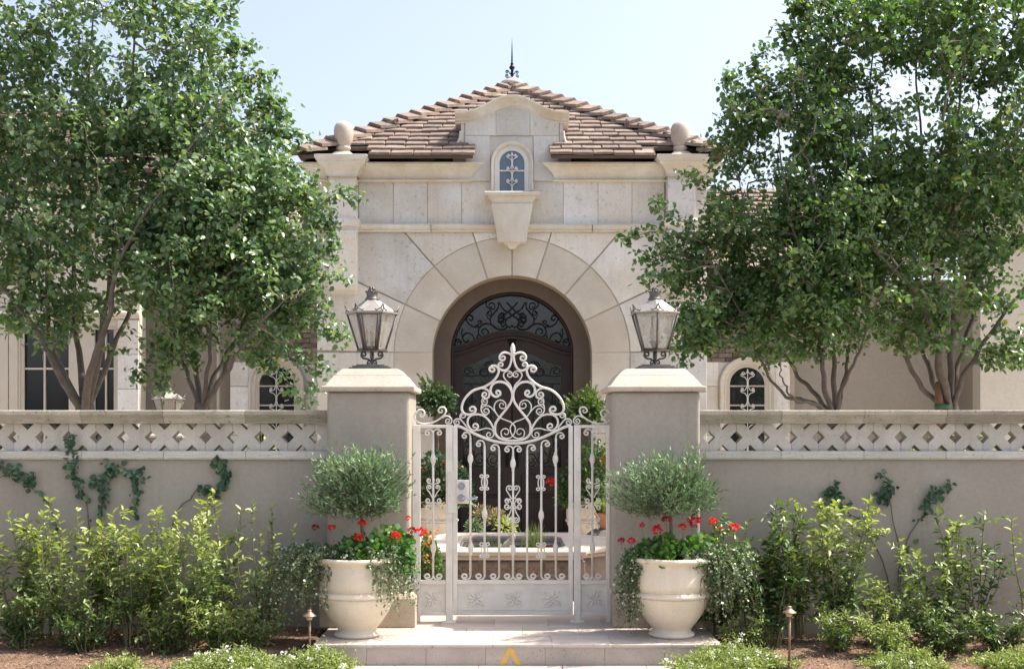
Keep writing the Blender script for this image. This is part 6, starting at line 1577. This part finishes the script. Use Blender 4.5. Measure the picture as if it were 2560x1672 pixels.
# ---------------------------------------------------------------- ground cover with white flowers, wood chips
def make_cover(px0, px1, Y0, Y1, h, n, nfl, seed, lab):
    rg = np.random.default_rng(seed); Yc = (Y0+Y1)/2; cx = PX((px0+px1)/2, Yc); rx = (px1-px0)/2*Yc/F; ry = (Y1-Y0)/2; z0 = soil_z(cx, Yc); base = (cx, Yc, z0)
    t = thing('flowering_ground_cover', lab, 'ground cover', base, 'low plants with white flowers at the bed edges')
    a = rg.uniform(0, 2*math.pi, n); r = np.sqrt(rg.random(n))*1.12*(1+.35*np.array([noise.noise(Vector((math.cos(q)*1.7, math.sin(q)*1.7, seed))) for q in a])); x = cx+rx*r*np.cos(a); y = Yc+ry*r*np.sin(a)
    kp_ = np.array([noise.noise(Vector((p_*6, q_*6, seed+.5))) > -.22 for p_, q_ in zip(x, y)]); a, r, x, y = a[kp_], r[kp_], x[kp_], y[kp_]; n = len(x)
    top = h*np.maximum(.25, 1-.6*r**2)*(.35+.85*rg.random(n)**1.5)*(1+.6*np.array([noise.noise(Vector((a_*5, b_*5, seed))) for a_, b_ in zip(x, y)])); A = np.stack([x, y, np.full(n, z0-.02)], 1); tilt = rg.normal(size=(n, 2))*.06
    B = A+np.stack([tilt[:, 0], tilt[:, 1], top], 1); B[:, 0] = np.where(np.abs(B[:, 0]-.04) < 1.5, np.where(B[:, 0] > 0, B[:,0], B[:,0]), B[:, 0])
    link_mesh('stems', segs_mesh(A, B, .0016, .001, 3, base), M['stem_green'], t)
    per = 9; u = rg.random((n, per))**.6; P_ = (A[:, None]+(B-A)[:, None]*u[..., None]).reshape(-1, 3)+rg.normal(size=(n*per, 3))*.010; m = len(P_)
    link_mesh('foliage', leaves_mesh(P_, rand_dirs(m, rg, (0, 0, .3)), rand_dirs(m, rg, (0, -.2, .8)), rg.uniform(.6, 1.3, m)*.027, .010, rg.random(m), rg.random(m)*.6, 'ovate', base), M['leaf_cover'], t)
    ii = rg.choice(n, min(nfl, n), replace=False)
    for j, i in enumerate(ii): flower_head(t, B[i]+[0, -.0, .014], rg.uniform(.015, .022), 'petal_white', seed*50+j, 14)
make_cover(470, 700, 8.2, 8.6, .13, 1100, 34, 91, 'white flowered ground cover at the bottom of the left bed')
make_cover(725, 860, 8.26, 8.55, .15, 800, 16, 92, 'white flowered sprigs creeping over the left end of the step')
make_cover(1690, 1960, 8.20, 8.65, .17, 1700, 34, 93, 'white flowered ground cover over the right end of the step')
make_cover(2190, 2360, 8.2, 8.65, .15, 900, 12, 94, 'feathery ground cover with few white flowers, middle of the right bed')
make_cover(2470, 2640, 8.2, 8.65, .15, 800, 6, 95, 'feathery ground cover at the bottom right corner')
make_cover(230, 350, 8.3, 8.6, .11, 350, 0, 96, 'feathery green ground cover at the bottom left')
def chips(x0, x1, n, seed):
    rg = np.random.default_rng(seed); x = rg.uniform(x0, x1, n); y = rg.uniform(8.0, 9.5, n); z = np.array([soil_z(a, b) for a, b in zip(x, y)])+.006
    L = rg.uniform(.008, .032, n)
    o = link_mesh('wood_chips', leaves_mesh(np.stack([x, y, z], 1), rand_dirs(n, rg, (0, 0, 0), [1, 1, .25]), rand_dirs(n, rg, (0, 0, 1), .5), L, L*rg.uniform(.3, .7, n), rg.random(n), None, 'petal'), M['chip'])
    o['kind'] = 'stuff'; o['label'] = 'bark chips and dead leaves strewn over the soil'
chips(-5, -1.47, 7000, 5); chips(1.55, 5, 7000, 6)

# dry leaves and crumbs blown on to the landing and the pavement
_rg = np.random.default_rng(99); _n = 150
_x = _rg.uniform(-1.4, 1.48, _n); _y = np.where(_rg.random(_n) < .6, _rg.uniform(8.64, 9.3, _n), _rg.uniform(8.2, 8.6, _n)); _z = np.where(_y > 8.625, .004, GZ+.006)
_L = _rg.uniform(.004, .02, _n)
_o = link_mesh('fallen_leaves', leaves_mesh(np.stack([_x, _y, _z], 1), rand_dirs(_n, _rg, (0, 0, 0), [1, 1, .08]), rand_dirs(_n, _rg, (0, 0, 1), .25), _L, _L*.5, _rg.random(_n), None, 'petal'), M['chip'])
_o['kind'] = 'stuff'; _o['label'] = 'tiny dry leaves scattered over the landing and pavement'
